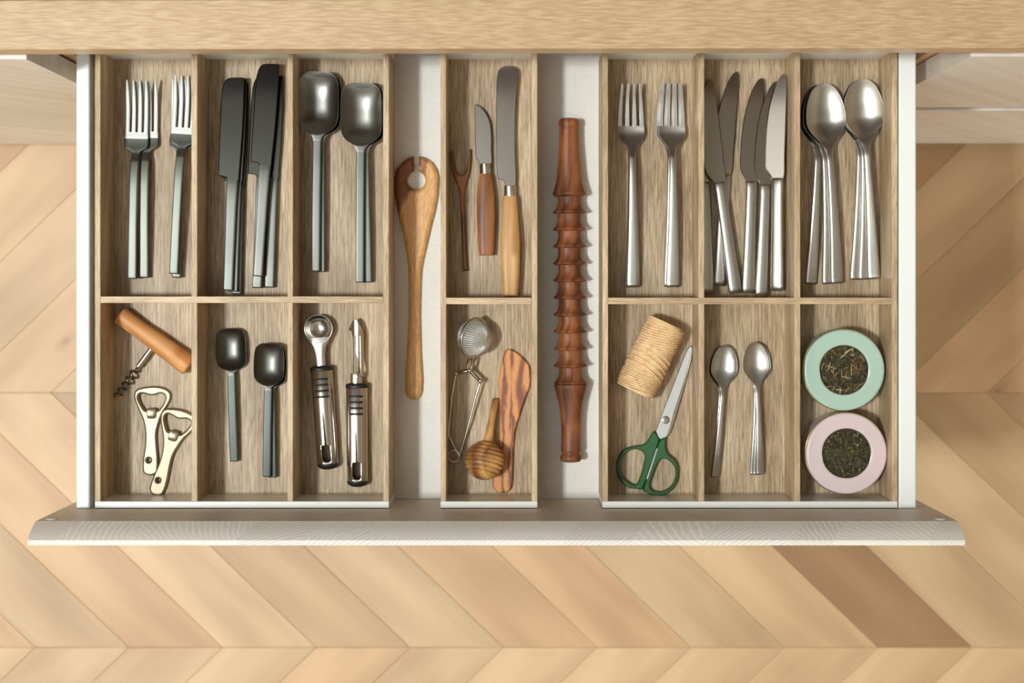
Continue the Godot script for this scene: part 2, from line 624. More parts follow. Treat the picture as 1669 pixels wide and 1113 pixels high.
# ---------------------------------------------------------------- room
func room() -> void:
	var b := MB.new()
	b.box(Vector3(-3600, -200, -1070), Vector3(3400, -22, 3600), 0.0)
	var fl := structure("floor", b, M.room_floor)
	# chevron oak boards, each its own piece; rows meet on straight seams
	var pitch := 138.9
	var depth := 377.6
	var run := 393.0
	var seam0 := 0.52314 * 1000.0
	var meshes := [[], []]
	for dir in 2:
		for kind in 3:
			var len_v := Vector2(run if dir == 0 else -run, depth)
			var d := len_v.normalized()
			var a := atan2(d.x, d.y)
			var o := PackedVector2Array()
			for q in [Vector2(-pitch / 2, -depth / 2) - Vector2(len_v.x / 2, 0), Vector2(pitch / 2, -depth / 2) - Vector2(len_v.x / 2, 0), Vector2(pitch / 2, depth / 2) + Vector2(len_v.x / 2, 0), Vector2(-pitch / 2, depth / 2) + Vector2(len_v.x / 2, 0)]:
				o.append(Vector2(q.x * cos(a) - q.y * sin(a), q.x * sin(a) + q.y * cos(a)))
			var m := MB.new()
			m.shift = Vector2(kind * 0.37, kind * 0.61 + dir * 0.2)
			m.slab(o, [], [[0.2, -22], [0.2, -0.5], [0.2, -0.5], [0.5, -0.12], [0.9, 0.0]])
			meshes[dir].append(m.mesh())
	rng.seed = 77
	for row in range(-3, 3):
		var zc := seam0 - depth / 2 - row * depth
		var dir := 0 if posmod(row, 2) == 0 else 1
		var meet := 0.53951 * 1000.0     # where a joint meets the near seam
		for k in range(-15, 12):
			var xc := meet + (k + 0.5) * pitch - run / 2.0
			var tone := [0, 1, 0, 1, 2, 3][rng.randi_range(0, 5)] as int
			if row == 0 and k == 0:
				tone = 4
			var p := part("plank", meshes[dir][rng.randi_range(0, 2)], M["plank%d" % tone], fl)
			p.position = Vector3(xc, 0, zc) * 0.001
			p.rotation.y = atan2(run if dir == 0 else -run, depth)
	var w := MB.new()
	w.box(Vector3(-3600, 0, -1070), Vector3(3400, 5950, -870), 0.0)
	structure("wall_back", w, M.slate_paint)
	w = MB.new()      # the wall across the room; its unseen window is added for fill light
	w.box(Vector3(-3600, 0, 3400), Vector3(3400, 900, 3600), 0.0)
	w.box(Vector3(-3600, 2700, 3400), Vector3(3400, 5950, 3600), 0.0)
	w.box(Vector3(-3600, 900, 3400), Vector3(-2600, 2700, 3600), 0.0)
	w.box(Vector3(2200, 900, 3400), Vector3(3400, 2700, 3600), 0.0)
	structure("wall_front", w, M.wall_paint)
	w = MB.new()
	w.box(Vector3(3200, 0, -870), Vector3(3400, 5950, 3400), 0.0)
	structure("wall_right", w, M.wall_paint)
	w = MB.new()
	w.box(Vector3(-3600, 0, -870), Vector3(-3400, 5950, 3400), 0.0)
	structure("wall_left", w, M.wall_paint)
	w = MB.new()      # the ceiling, with a roof light over its left part
	w.box(Vector3(-3600, 5750, -1070), Vector3(-2600, 5950, 3600), 0.0)
	w.box(Vector3(-250, 5750, -1070), Vector3(3400, 5950, 3600), 0.0)
	w.box(Vector3(-2600, 5750, -1070), Vector3(-250, 5950, -650), 0.0)
	w.box(Vector3(-2600, 5750, 2500), Vector3(-250, 5950, 3600), 0.0)
	structure("ceiling", w, M.ceiling_paint)
	var f := MB.new()
	for x in [-2600.0, -1010.0, 580.0, 2140.0]:
		f.box(Vector3(x, 900, 3460), Vector3(x + 60, 2700, 3540), 2.0)
	for y in [900.0, 2640.0]:
		f.box(Vector3(-2600, y, 3460), Vector3(2200, y + 60, 3540), 2.0)
	var win := structure("window_1", f, M.frame_paint)  # added window, out of view, made wide to lift shaded faces
	var g := MB.new()
	g.box(Vector3(-2540, 960, 3497), Vector3(2140, 2640, 3503), 0.0)
	part("pane", g, M.window_glass, win)
	f = MB.new()
	for x in [-2600.0, -310.0]:
		f.box(Vector3(x, 5820, -650), Vector3(x + 60, 5900, 2500), 2.0)
	for z in [-650.0, 2440.0]:
		f.box(Vector3(-2600, 5820, z), Vector3(-250, 5900, z + 60), 2.0)
	win = structure("window_2", f, M.frame_paint)
	g = MB.new()
	g.box(Vector3(-2540, 5857, -590), Vector3(-310, 5863, 2440), 0.0)
	part("pane", g, M.window_glass, win)


# a lamp in the ceiling: a glowing panel and the light it gives
func ceiling_lamp(at: Vector3, size: float, energy: float) -> void:
	var t := thing("ceiling_lamp", "small square white lamp panel under the high ceiling", "lamp")
	t.position = at
	var h := MB.new()
	var s := size * 500.0
	h.box(Vector3(-s - 15, 0, -s - 15), Vector3(s + 15, 45, s + 15), 2.0)
	part("housing", h, M.frame_paint, t)
	var g := MB.new()
	g.box(Vector3(-s, -4, -s), Vector3(s, 0, s), 0.5, true)
	var m := plain("lamp_face", Color8(250, 250, 250), 0.6)
	m.emission_enabled = true
	m.emission = Color8(240, 247, 249)
	m.emission_energy_multiplier = 4.0
	part("diffuser", g, m, t)
	var l := AreaLight3D.new()
	l.name = "lamp_light"
	l.area_size = Vector2(size, size)
	l.position = Vector3(0, -0.006, 0)
	l.rotation_degrees.x = -90
	l.light_color = Color8(240, 247, 249)
	l.light_energy = energy
	l.area_range = 12.0
	l.area_attenuation = 2.0
	l.shadow_enabled = true
	t.add_child(l)


# ---------------------------------------------------------------- kitchen unit
# a front board from x0 to x1 whose top edge slopes up to a narrow flat lip at its face
func front_board(x0: float, x1: float, face: float, top: float, bottom: float, thick := 19.0) -> MB:
	var b := MB.new()
	var b0 := face - thick
	var pr := [[b0, bottom], [b0, bottom], [b0, top - 24], [b0, top - 24], [b0 + 4.5, top - 13.5], [b0 + 9, top - 5.5], [face - 4.8, top], [face - 4.8, top], [face - 0.8, top], [face, top - 0.8], [face, top - 0.8], [face, bottom], [face, bottom]]
	var rows := []
	for x in [x0, x1]:
		var r := PackedVector3Array()
		for q in pr:
			r.append(Vector3(x, q[1], q[0]))
		rows.append(r)
	b.grid(rows)
	return b


func kitchen() -> void:
	var ct := MB.new()
	ct.grain = 1
	ct.box(Vector3(-1500, -29.5, -44), Vector3(1500, 0, 0), 0.8, true)
	ct.box(Vector3(-1500, -29.5, -640), Vector3(1500, 0, -44.0), 0.8)
	var top := single("countertop", ct, M.counter_oak, "pale oak worktop with a square front edge running above the open drawer", "worktop")
	top.position = Vector3(0, 0.919, -0.2203)
	top.rotation_degrees.y = 0.1
	var hob := thing("hob", "black glass hob whose edge just shows behind the oak worktop", "hob")
	var hb := MB.new()
	hb.box(Vector3(-300, 0, -500), Vector3(300, 6, 0), 2.0)
	part("glass_top", hb, M.black_glass, hob)
	hob.position = Vector3(-0.66, 0.919, -0.2625)
	hob.rotation_degrees.y = 0.35
	# cabinet beside the hob end: one tall door
	var lc := thing("base_cabinet", "pale base cabinet with one tall plain door beside the forks end of the drawer", "cabinet", "base cabinets under the worktop")
	var c := MB.new()
	c.grain = 2
	c.box(Vector3(-1100, 60, -840), Vector3(-1082, 885, -238.5), 0.5)
	c.box(Vector3(-458.5, 60, -840), Vector3(-439.5, 885, -239.5), 0.5)
	c.box(Vector3(-1082, 60, -840), Vector3(-458.5, 78, -240), 0.0)
	c.box(Vector3(-1082, 78, -840), Vector3(-458.5, 885, -830), 0.0)
	part("carcass", c, M.carcass_oak, lc)
	var p := MB.new()
	p.box(Vector3(-1100, 0, -310), Vector3(-439.5, 60, -294), 0.0)
	part("plinth", p, M.door_oak, lc)
	var dm := front_board(-1098, -449.5, -216.8, 878.3, 66, 19.5)
	part("door", dm, M.door_oak, lc)
	# cabinet beyond the spoons: two wide drawers
	var rc := thing("base_cabinet", "pale base cabinet with two wide drawers beside the tea tins end of the drawer", "cabinet", "base cabinets under the worktop")
	c = MB.new()
	c.grain = 2
	c.box(Vector3(1082, 60, -840), Vector3(1100, 885, -240), 0.5)
	c.box(Vector3(411.0, 60, -840), Vector3(430, 885, -240), 0.5)
	c.box(Vector3(430, 60, -840), Vector3(1082, 78, -240), 0.0)
	c.box(Vector3(430, 78, -840), Vector3(1082, 885, -830), 0.0)
	part("carcass", c, M.carcass_oak, rc)
	p = MB.new()
	p.box(Vector3(411, 0, -310), Vector3(1100, 60, -294), 0.0)
	part("plinth", p, M.door_oak, rc)
	part("drawer", front_board(420.5, 1098, -219.5, 878.3, 487, 19.5), M.door_oak, rc)
	part("drawer", front_board(420.5, 1098, -219.5, 454.0, 50, 19.5), M.door_oak, rc)
	# the cabinet whose top drawer stands open
	var mc := thing("drawer_cabinet", "kitchen cabinet with its white sided top drawer pulled fully open", "cabinet")
	c = MB.new()
	c.box(Vector3(-439.5, 60, -840), Vector3(411, 78, -240), 0.0)
	c.box(Vector3(-439.5, 78, -840), Vector3(411, 885, -830), 0.0)
	part("carcass", c, M.carcass_oak, mc)
	p = MB.new()
	p.box(Vector3(-439.5, 0, -310), Vector3(411, 60, -294), 0.0)
	part("plinth", p, M.door_oak, mc)
	part("lower_drawer", front_board(-446.5, 417.5, -219.5, 454.0, 50, 19.5), M.door_oak, mc)
	var dr := Node3D.new()
	dr.name = "drawer"
	mc.add_child(dr, true)
	dr.set_meta("label", "open drawer with white sides and a whitewashed oak front")
	var fb := MB.new()
	fb.grain = 2
	fb.box(Vector3(-448.3, 487, 212.2), Vector3(415.5, 854.3, 231.2), 0.0)
	part("front_panel", fb, M.door_oak, dr, "whitewashed oak front panel")
	part("grip_edge", front_board(-448.3, 415.5, 231.2, 878.3, 854.3, 19.0), M.end_grain, dr, "sloping grip edge of sawn end grain")
	for s in [[-434.0, -420.8], [381.2, 398.4]]:
		var sd := MB.new()
		sd.box(Vector3(s[0], 650, -330), Vector3(s[1], 770, 212.0), 1.6)
		part("side_panel", sd, M.white_lacquer, dr)
	var bt := MB.new()
	bt.box(Vector3(-420.8, 680, -330), Vector3(381.2, 695, 212.0), 0.0)
	part("bottom_panel", bt, M.white_lacquer, dr)
	for at in [Vector3(-0.43644, 0.842, 0.20808), Vector3(0.40225, 0.842, 0.20982)]:
		var cap := MB.new()
		var rows := []
		for q in [[5.0, 0.0], [5.0, -0.9], [4.2, -1.2], [3.4, -0.6], [0.01, -0.5]]:
			var r := PackedVector3Array()
			for k in 20:
				r.append(Vector3(q[0] * cos(TAU * k / 20), q[0] * sin(TAU * k / 20), q[1]))
			rows.append(r)
		cap.grid(rows)
		var cp := part("screw_cap", cap, M.door_oak, dr)
		cp.position = Vector3(at.x, at.y, 0.2122)


func drawer_fittings() -> void:
	var mt := MB.new()
	mt.box(Vector3(-419, 0, -318), Vector3(380, 2, 211), 0.3)
	var mat := single("drawer_mat", mt, M.liner, "cream woven non-slip mat lining the bottom of the open drawer", "drawer liner")
	mat.position = Vector3(0, 0.695, 0)
	tray("long plain oak tray of six compartments beside the hob end holding the black cutlery", [-0.41546, -0.124], [[-0.31973, -0.31395], [-0.2246, -0.21913]], 1.8, 8.4)
	tray("narrow oak tray of two compartments in the middle of the drawer with wooden handled knives", [-0.07294, 0.0231], [], 3.0, 9.6)
	tray("wide oak tray of six compartments holding steel cutlery, scissors, twine and tea tins", [0.08753, 0.3799], [[0.18266, 0.18843], [0.27748, 0.28356]], 3.0, 9.6)


func tray(label: String, span: Array, dividers: Array, z0: float, z1: float) -> void:
	var t := thing("cutlery_tray", label, "cutlery tray", "oak cutlery trays in the drawer")
	var mid: float = (span[0] + span[1]) / 2
	t.position = Vector3(mid, LINER, 0)
	var x0: float = (span[0] - mid) * 1000
	var x1: float = (span[1] - mid) * 1000
	var h := (RIM - LINER) * 1000.0
	var base := (TRAY - LINER) * 1000.0
	var b := MB.new()
	b.shift = Vector2(mid * 1.7, 0.3)
	b.box(Vector3(x0 + 1, 4, -247), Vector3(x1 - 1, base, 210), 0.0)
	part("bottom_board", b, M.tray_oak, t)
	var k := 0
	for s in [[x0, x0 + 5.6], [x1 - 5.8, x1]]:
		b = MB.new()
		b.shift = Vector2(mid * 2.3 + k * 0.13, 0.1 + k * 0.4)
		b.box(Vector3(s[0], 0, -241.2), Vector3(s[1], h, 204.9), 0.5)
		part("side_board", b, M.tray_oak_lit, t)
		k += 1
	for d in dividers:
		b = MB.new()
		b.shift = Vector2(mid + k * 0.17, k * 0.29)
		b.box(Vector3((d[0] - mid) * 1000, base, -241.2), Vector3((d[1] - mid) * 1000, h, 204.9), 0.5)
		part("divider", b, M.tray_oak_lit, t)
		k += 1
	b = MB.new()
	b.grain = 1
	b.shift = Vector2(mid + k * 0.11, 0.2)
	b.box(Vector3(x0 + 5.6, base, z0), Vector3(x1 - 5.8, h + 0.15, z1), 0.5)
	part("cross_divider", b, M.tray_oak_lit, t)
	for z in [[-248.0, -241.2], [204.9, 211.4]]:
		b = MB.new()
		b.box(Vector3(x0, 0, z[0]), Vector3(x1, h, z[1]), 0.5)
		part("end_rail", b, M.white_rail, t, "white end rail")


# ---------------------------------------------------------------- cutlery
# a table fork: tips at z 0; handle bar of satin steel
func satin_fork(label: String, group: String) -> Node3D:
	var t := thing("table_fork", label, "fork", group)
	var b := MB.new()
	for i in 4:
		var a := -9.0 + i * 6.0
		var c := -11.2 + i * 7.47
		b.sheet([[0, 0.5, 12.6, 0, 2, 1.2, a], [1.5, 1.0, 12.4, 0, 2, 1.6, a], [15, 1.6, 8.4, 0, 2, 2, lerpf(a, c, 0.4)], [30, 2.0, 5.6, 0, 2, 2.2, lerpf(a, c, 0.8)], [46, 2.3, 4.6, 0, 2, 2.2, c]], 6, 3)
	b.sheet([[42.5, 13.6, 4.7, 0.6, 2, 2], [46, 13.8, 4.7, 0.9, 2, 2], [51, 13.7, 5.2, 1.0, 2, 2], [56, 11.6, 6.6, 0.8, 2, 2], [61, 7.6, 8.6, 0.3, 2, 2.2], [66, 4.9, 10.6, -0.6, 3, 2.4], [76, 3.6, 14.6, -1.2, 4, 3], [110, 4.2, 16.0, -1.3, 4, 3], [160, 5.6, 12.0, -1.4, 5, 3], [202, 6.9, 6.4, -1.4, 5, 3], [206, 6.5, 5.8, -1.2, 5, 3], [207, 6.1, 5.0, -0.8, 5, 2.6]])
	part("fork_body", b, M.satin_steel, t)
	return t


func satin_spoon(called: String, label: String, group: String, k: float) -> Node3D:
	var t := thing(called, label, "spoon", group)
	var b := MB.new()
	var st := [[0, 1.0, 8.8, 0.2, 2, 1.1], [1.2, 5.2, 8.3, 0.6, 2, 1.1], [5, 10.6, 6.4, 2.3, 2, 1.1], [14, 15.9, 3.8, 4.7, 2.1, 1.1], [27, 19.4, 2.3, 6.2, 2.2, 1.1], [38, 20.0, 2.3, 6.3, 2.2, 1.1], [46, 18.0, 3.5, 5.2, 2.1, 1.2], [53, 13.4, 5.7, 3.4, 2, 1.4], [58, 9.0, 8.0, 1.4, 2, 1.7], [63, 5.8, 10.4, 0.1, 2, 2.2], [69, 4.3, 12.4, -0.8, 3, 2.6], [80, 3.7, 14.6, -1.2, 4, 3], [112, 4.2, 14.4, -1.3, 4, 3], [160, 5.3, 10.6, -1.4, 5, 3], [199, 6.4, 4.4, -1.4, 5, 3], [203, 6.1, 3.9, -1.2, 5, 3], [204, 5.7, 3.2, -0.8, 5, 2.6]]
	for s in st:
		for c in [0, 1, 2, 3, 5]:
			s[c] *= k
	b.sheet(st, 16)
	part("spoon_body", b, M.satin_steel, t)
	return t


func satin_knife(label: String, group: String) -> Node3D:
	var t := thing("table_knife", label, "knife", group)
	var b := MB.new()
	var o := MB.smooth(MB.pairs([6.2, 0, 8.6, 3, 9.2, 14, 8.6, 40, 7.4, 80, 6.2, 106, -5.5, 108, -6.2, 104, -9.6, 99, -12.2, 92, -12.6, 75, -11.2, 50, -8, 30, -3, 13, 2, 3]), 4)
	b.slab(o, [], [[0.8, 3.2], [0, 3.7], [0, 4.1], [0.7, 4.7]])
	part("blade", b, M.blade_steel, t)
	var h := MB.new()
	h.sheet([[105, 5.2, 5.6, -1.0, 3, 2.6], [108, 5.6, 6.6, -1.4, 3.5, 5], [116, 5.6, 7.2, -1.6, 4, 6.2], [160, 5.8, 7.4, -1.7, 4, 6.6], [212, 6.5, 7.4, -1.8, 4, 6.6], [217, 6.4, 7.0, -1.8, 4, 6.4], [220, 5.8, 5.6, -1.2, 4, 4.6]])
	part("handle", h, M.satin_steel, t)
	return t


func black_fork(label: String, group: String) -> Node3D:
	var t := thing("black_fork", label, "fork", group)
	var b := MB.new()
	for i in 4:
		var a := -9.6 + i * 6.4
		var c := -9.35 + i * 6.23
		b.sheet([[0, 0.35, 12.5, -0.1, 2, 1.2, a], [2, 1.0, 12.0, -0.3, 2, 1.8, a], [12, 1.9, 9.0, -0.5, 2, 2.2, a], [30, 2.25, 6.2, -0.5, 3, 2.4, c], [54, 2.35, 5.6, -0.4, 3, 2.4, c]], 6, 3)
	b.sheet([[52.4, 11.6, 5.6, -0.3, 8, 2.2], [53, 11.75, 5.6, -0.3, 8, 2.2], [58, 12.0, 5.9, -0.3, 8, 2.2], [59, 12.0, 5.6, -0.3, 8, 2.0]], 10, 2)
	part("tines", b, M.silver_tine, t, "bright silver tines")
	var h := MB.new()
	h.sheet([[58.8, 12.2, 5.3, -0.4, 8, 2.6], [60, 12.3, 5.4, -0.5, 8, 2.8], [65.5, 12.2, 6.2, -0.5, 8, 2.8], [68.5, 10.6, 6.8, -0.5, 8, 3], [71, 6.2, 7.3, -0.5, 8, 3], [74, 4.6, 7.8, -0.5, 8, 3.2], [84, 4.4, 11.2, -0.5, 8, 4], [130, 4.4, 13.0, -0.5, 8, 4.4], [199, 4.6, 9.0, -0.5, 8, 4.6], [201.5, 4.6, 8.8, -0.5, 8, 4.6], [202, 4.3, 8.2, -0.5, 8, 4]])
	part("handle", h, M.dark_handle, t, "dark grey handle")
	return t


func black_knife(label: String, group: String, length: float) -> Node3D:
	var t := thing("black_knife", label, "knife", group)
	var b := MB.new()
	var o := MB.pairs([-8.5, 1.4, -4, 0.5, 6.6, 0, 8.0, 0.6, 8.5, 2.2, 8.8, 30, 8.4, 60, 6.4, 108, -5.8, 109, -5.8, 105, -6.4, 102.4, -9, 101.4, -14.4, 101.0, -14.9, 99.5, -14.7, 60, -14.6, 28, -14.0, 14, -12.8, 8, -11, 3.6])
	b.slab(o, [], [[0.6, 3.6], [0, 4.0], [0, 4.9], [0.25, 5.3], [0.9, 5.6]])
	part("blade", b, M.black_steel, t)
	var h := MB.new()
	h.sheet([[104, 5.8, 6.0, -0.4, 8, 2.6], [110, 5.9, 6.8, -0.5, 8, 4], [124, 5.6, 7.6, -0.5, 8, 6], [160, 5.2, 7.8, -0.5, 8, 7], [length - 2, 4.9, 7.4, -0.5, 8, 7.0], [length - 0.6, 4.9, 7.2, -0.5, 8, 7], [length, 4.6, 6.6, -0.5, 8, 6]])
	part("handle", h, M.dark_handle, t, "dark grey handle")
	return t


func black_spoon(called: String, label: String, group: String, length: float, bw: float, bl: float, hw: float, bowl_m: Material, handle_m: Material) -> Node3D:
	var t := thing(called, label, "spoon", group)
	var b := MB.new()
	var d := bw * 0.46
	var r := d + 1.6
	b.sheet([[0, bw * 0.46, r - 0.4, 0.2, 2, 1.2], [bl * 0.03, bw * 0.66, r - 1.2, 0.8, 2.4, 1.2], [bl * 0.1, bw * 0.86, r - d * 0.5, d * 0.46, 2.6, 1.2], [bl * 0.24, bw * 0.97, r - d * 0.86, d * 0.84, 2.6, 1.2], [bl * 0.5, bw, r - d, d, 2.6, 1.2], [bl * 0.74, bw * 0.98, r - d * 0.92, d * 0.9, 2.6, 1.2], [bl * 0.88, bw * 0.88, r - d * 0.56, d * 0.54, 2.5, 1.3], [bl * 0.96, bw * 0.66, r - d * 0.2, d * 0.2, 2.2, 1.6], [bl * 1.02, bw * 0.36, r + 0.3, 0, 2, 2], [bl * 1.08, bw * 0.24, r + 0.8, -0.3, 4, 2.4], [bl * 1.16, hw * 1.05, r + 1.0, -0.4, 6, 2.6]], 16, 5)
	part("bowl", b, bowl_m, t)
	var h := MB.new()
	h.sheet([[bl * 1.14, hw, r + 1.1, -0.5, 8, 2.8], [bl * 1.22, hw, r + 1.2, -0.5, 8, 3.6], [bl * 1.6, hw, r + 1.6, -0.5, 8, 4.8], [length - 2, hw * 1.02, r * 0.55 + 2.5, -0.5, 8, 5.2], [length - 0.5, hw * 1.02, r * 0.55 + 2.3, -0.5, 8, 5], [length, hw * 0.95, r * 0.55 + 1.8, -0.5, 8, 4.2]])
	part("handle", h, handle_m, t, "dark grey handle")
	return t


func black_cutlery() -> void:
	var g := "black handled forks"
	var f := black_fork("black-handled fork with silver tines lying on top beside the white drawer side", g)
	lay(f, Vector3(-0.38359, 0.7191, -0.21785), Vector3(-0.38892, 0.7191, -0.0157))
	lay(another(f, "black-handled fork half hidden beneath the fork nearest the white drawer side"), Vector3(-0.37522, 0.7146, -0.21909), Vector3(-0.37774, 0.7146, -0.017))
	lay(another(f, "black-handled fork on top of the pair tucked against the first oak divider"), Vector3(-0.33462, 0.7191, -0.22256), Vector3(-0.34655, 0.7191, -0.02072))
	lay(another(f, "black-handled fork beneath the pair tucked against the first oak divider"), Vector3(-0.33808, 0.7146, -0.21909), Vector3(-0.34469, 0.7146, -0.01857))
	g = "black table knives"
	var k := black_knife("black table knife with a notched heel on top of the stack next to the forks", g, 217.0)
	lay(k, Vector3(-0.28266, 0.7236, -0.22099), Vector3(-0.29048, 0.7236, -0.00563))
	lay(another(k, "black table knife in the middle of the stack next to the forks"), Vector3(-0.28124, 0.7192, -0.21972), Vector3(-0.28626, 0.7192, -0.00377))
	lay(another(k, "black table knife at the bottom of the stack next to the forks"), Vector3(-0.28016, 0.7146, -0.2172), Vector3(-0.28362, 0.7146, -0.00063))
	lay(another(k, "black table knife reaching nearest the worktop, on top of the stack near the spoons"), Vector3(-0.24729, 0.7236, -0.23508), Vector3(-0.26012, 0.7236, -0.02066))
	lay(another(k, "black table knife whose pale handle end sticks out lowest in the stack near the spoons"), Vector3(-0.25236, 0.7192, -0.22348), Vector3(-0.26178, 0.7192, -0.00785))
	lay(another(k, "black table knife peeking out beside the stack towards the serving spoons"), Vector3(-0.24427, 0.7146, -0.22413), Vector3(-0.24994, 0.7146, -0.0107))
	g = "large black spoons"
	var s := black_spoon("black_spoon", "large dark spoon with a rounded rectangular bowl on top beside the black knives", g, 203.0, 21.0, 62.0, 4.3, M.gunmetal, M.dark_handle)
	lay(s, Vector3(-0.19895, 0.7196, -0.22657), Vector3(-0.20178, 0.7196, -0.02416))
	lay(another(s, "large dark spoon beneath the one beside the black knives"), Vector3(-0.19737, 0.7146, -0.22602), Vector3(-0.19705, 0.7146, -0.02455))
	lay(another(s, "large bright-bowled dark-handled spoon on top beside the slotted wooden spoon"), Vector3(-0.15533, 0.7196, -0.21527), Vector3(-0.1569, 0.7196, -0.01287))
	lay(another(s, "large dark-handled spoon beneath the one beside the slotted wooden spoon"), Vector3(-0.15361, 0.7146, -0.21531), Vector3(-0.14921, 0.7146, -0.01479))
	g = "small black spoons"
	var ts := black_spoon("small_black_spoon", "small dark spoon lying higher in the compartment below the black knives", g, 136.0, 15.5, 42.0, 4.2, M.dark_bowl, M.slate_handle)
	lay(ts, Vector3(-0.28992, 0.7146, 0.03463), Vector3(-0.28582, 0.7146, 0.17093))
	lay(another(ts, "small dark spoon lying lower and on top, next to the divider by the melon baller"), Vector3(-0.24924, 0.7191, 0.0496), Vector3(-0.25206, 0.7191, 0.1852))
	lay(another(ts, "small dark spoon mostly hidden under the lower one below the black knives"), Vector3(-0.24868, 0.7146, 0.051), Vector3(-0.24679, 0.7146, 0.18383))


func steel_cutlery() -> void:
	var g := "steel table forks"
	var f := satin_fork("steel table fork on top of the pair next to the turned wooden pin", g)
	lay(f, Vector3(0.11875, 0.7178, -0.21457), Vector3(0.12158, 0.7178, -0.00817))
	lay(another(f, "steel table fork beneath the pair next to the turned wooden pin"), Vector3(0.11899, 0.7146, -0.21437), Vector3(0.12056, 0.7146, -0.00818))
	lay(another(f, "steel table fork on top of the pair next to the steel knives"), Vector3(0.16085, 0.7178, -0.21457), Vector3(0.1621, 0.7178, -0.00754))
	lay(another(f, "steel table fork beneath the pair next to the steel knives, tines showing between"), Vector3(0.15928, 0.7146, -0.215), Vector3(0.15991, 0.7146, -0.00818))
	g = "steel table knives"
	var k := satin_knife("steel table knife pressed against the oak divider beside the forks", g)
	lay(k, Vector3(0.19391, 0.7146, -0.22035), Vector3(0.19768, 0.7146, -0.00504))
	lay(another(k, "steel table knife with its tip highest, its handle passing beneath a crossing knife"), Vector3(0.22161, 0.7146, -0.22853), Vector3(0.20996, 0.7146, -0.00881))
	lay(another(k, "steel table knife lying askew across two others, its handle slanting away from the forks"), Vector3(0.19419, 0.7226, -0.21862), Vector3(0.22552, 0.7226, 0.00063))
	lay(another(k, "steel table knife upright with a dark blade in the middle of its compartment"), Vector3(0.24618, 0.7186, -0.22106), Vector3(0.23864, 0.7186, -0.00126))
	lay(another(k, "steel table knife whose bright-edged blade overlaps between two upright knives"), Vector3(0.26092, 0.7206, -0.21764), Vector3(0.25183, 0.7206, 0.00125))
	lay(another(k, "steel table knife with a pale blade leaning on the divider beside the tablespoons"), Vector3(0.2696, 0.7286, -0.22342), Vector3(0.26883, 0.7276, -0.00375), 26)
	g = "steel tablespoons"
	var s := satin_spoon("tablespoon", "steel tablespoon on top of the stack beside the knives", g, 1.0)
	lay(s, Vector3(0.31435, 0.7216, -0.21469), Vector3(0.3294, 0.7216, -0.01191))
	lay(another(s, "steel tablespoon in the middle of the stack beside the knives"), Vector3(0.31284, 0.7181, -0.21453), Vector3(0.32132, 0.7181, -0.01037))
	lay(another(s, "steel tablespoon at the bottom of the stack beside the knives"), Vector3(0.31227, 0.7146, -0.21437), Vector3(0.30408, 0.7146, -0.00976))
	lay(another(s, "steel tablespoon with a glossy bowl on top of the stack against the outer oak wall"), Vector3(0.35447, 0.7216, -0.21939), Vector3(0.36732, 0.7216, -0.01442), 7)
	lay(another(s, "steel tablespoon in the middle of the stack against the outer oak wall"), Vector3(0.35399, 0.7181, -0.21924), Vector3(0.35839, 0.7181, -0.01382))
	lay(another(s, "steel tablespoon at the bottom of the stack against the outer oak wall"), Vector3(0.3535, 0.7146, -0.21909), Vector3(0.35035, 0.7146, -0.01385))
	g = "steel teaspoons"
	var ts := satin_spoon("teaspoon", "steel teaspoon on top of the pair beside the scissors", g, 0.665)
	lay(ts, Vector3(0.21622, 0.7172, 0.05154), Vector3(0.20585, 0.7172, 0.18668))
	lay(another(ts, "steel teaspoon beneath the pair beside the scissors"), Vector3(0.21405, 0.7146, 0.05225), Vector3(0.20555, 0.7146, 0.18698))
	lay(another(ts, "steel teaspoon on top of the stack beside the tea tins"), Vector3(0.24536, 0.7198, 0.04832), Vector3(0.25133, 0.7198, 0.18355))
	lay(another(ts, "steel teaspoon in the middle of the stack beside the tea tins"), Vector3(0.24828, 0.7172, 0.04903), Vector3(0.24828, 0.7172, 0.18354))
	lay(another(ts, "steel teaspoon at the bottom of the stack beside the tea tins"), Vector3(0.24805, 0.7146, 0.04911), Vector3(0.24553, 0.7146, 0.18383))


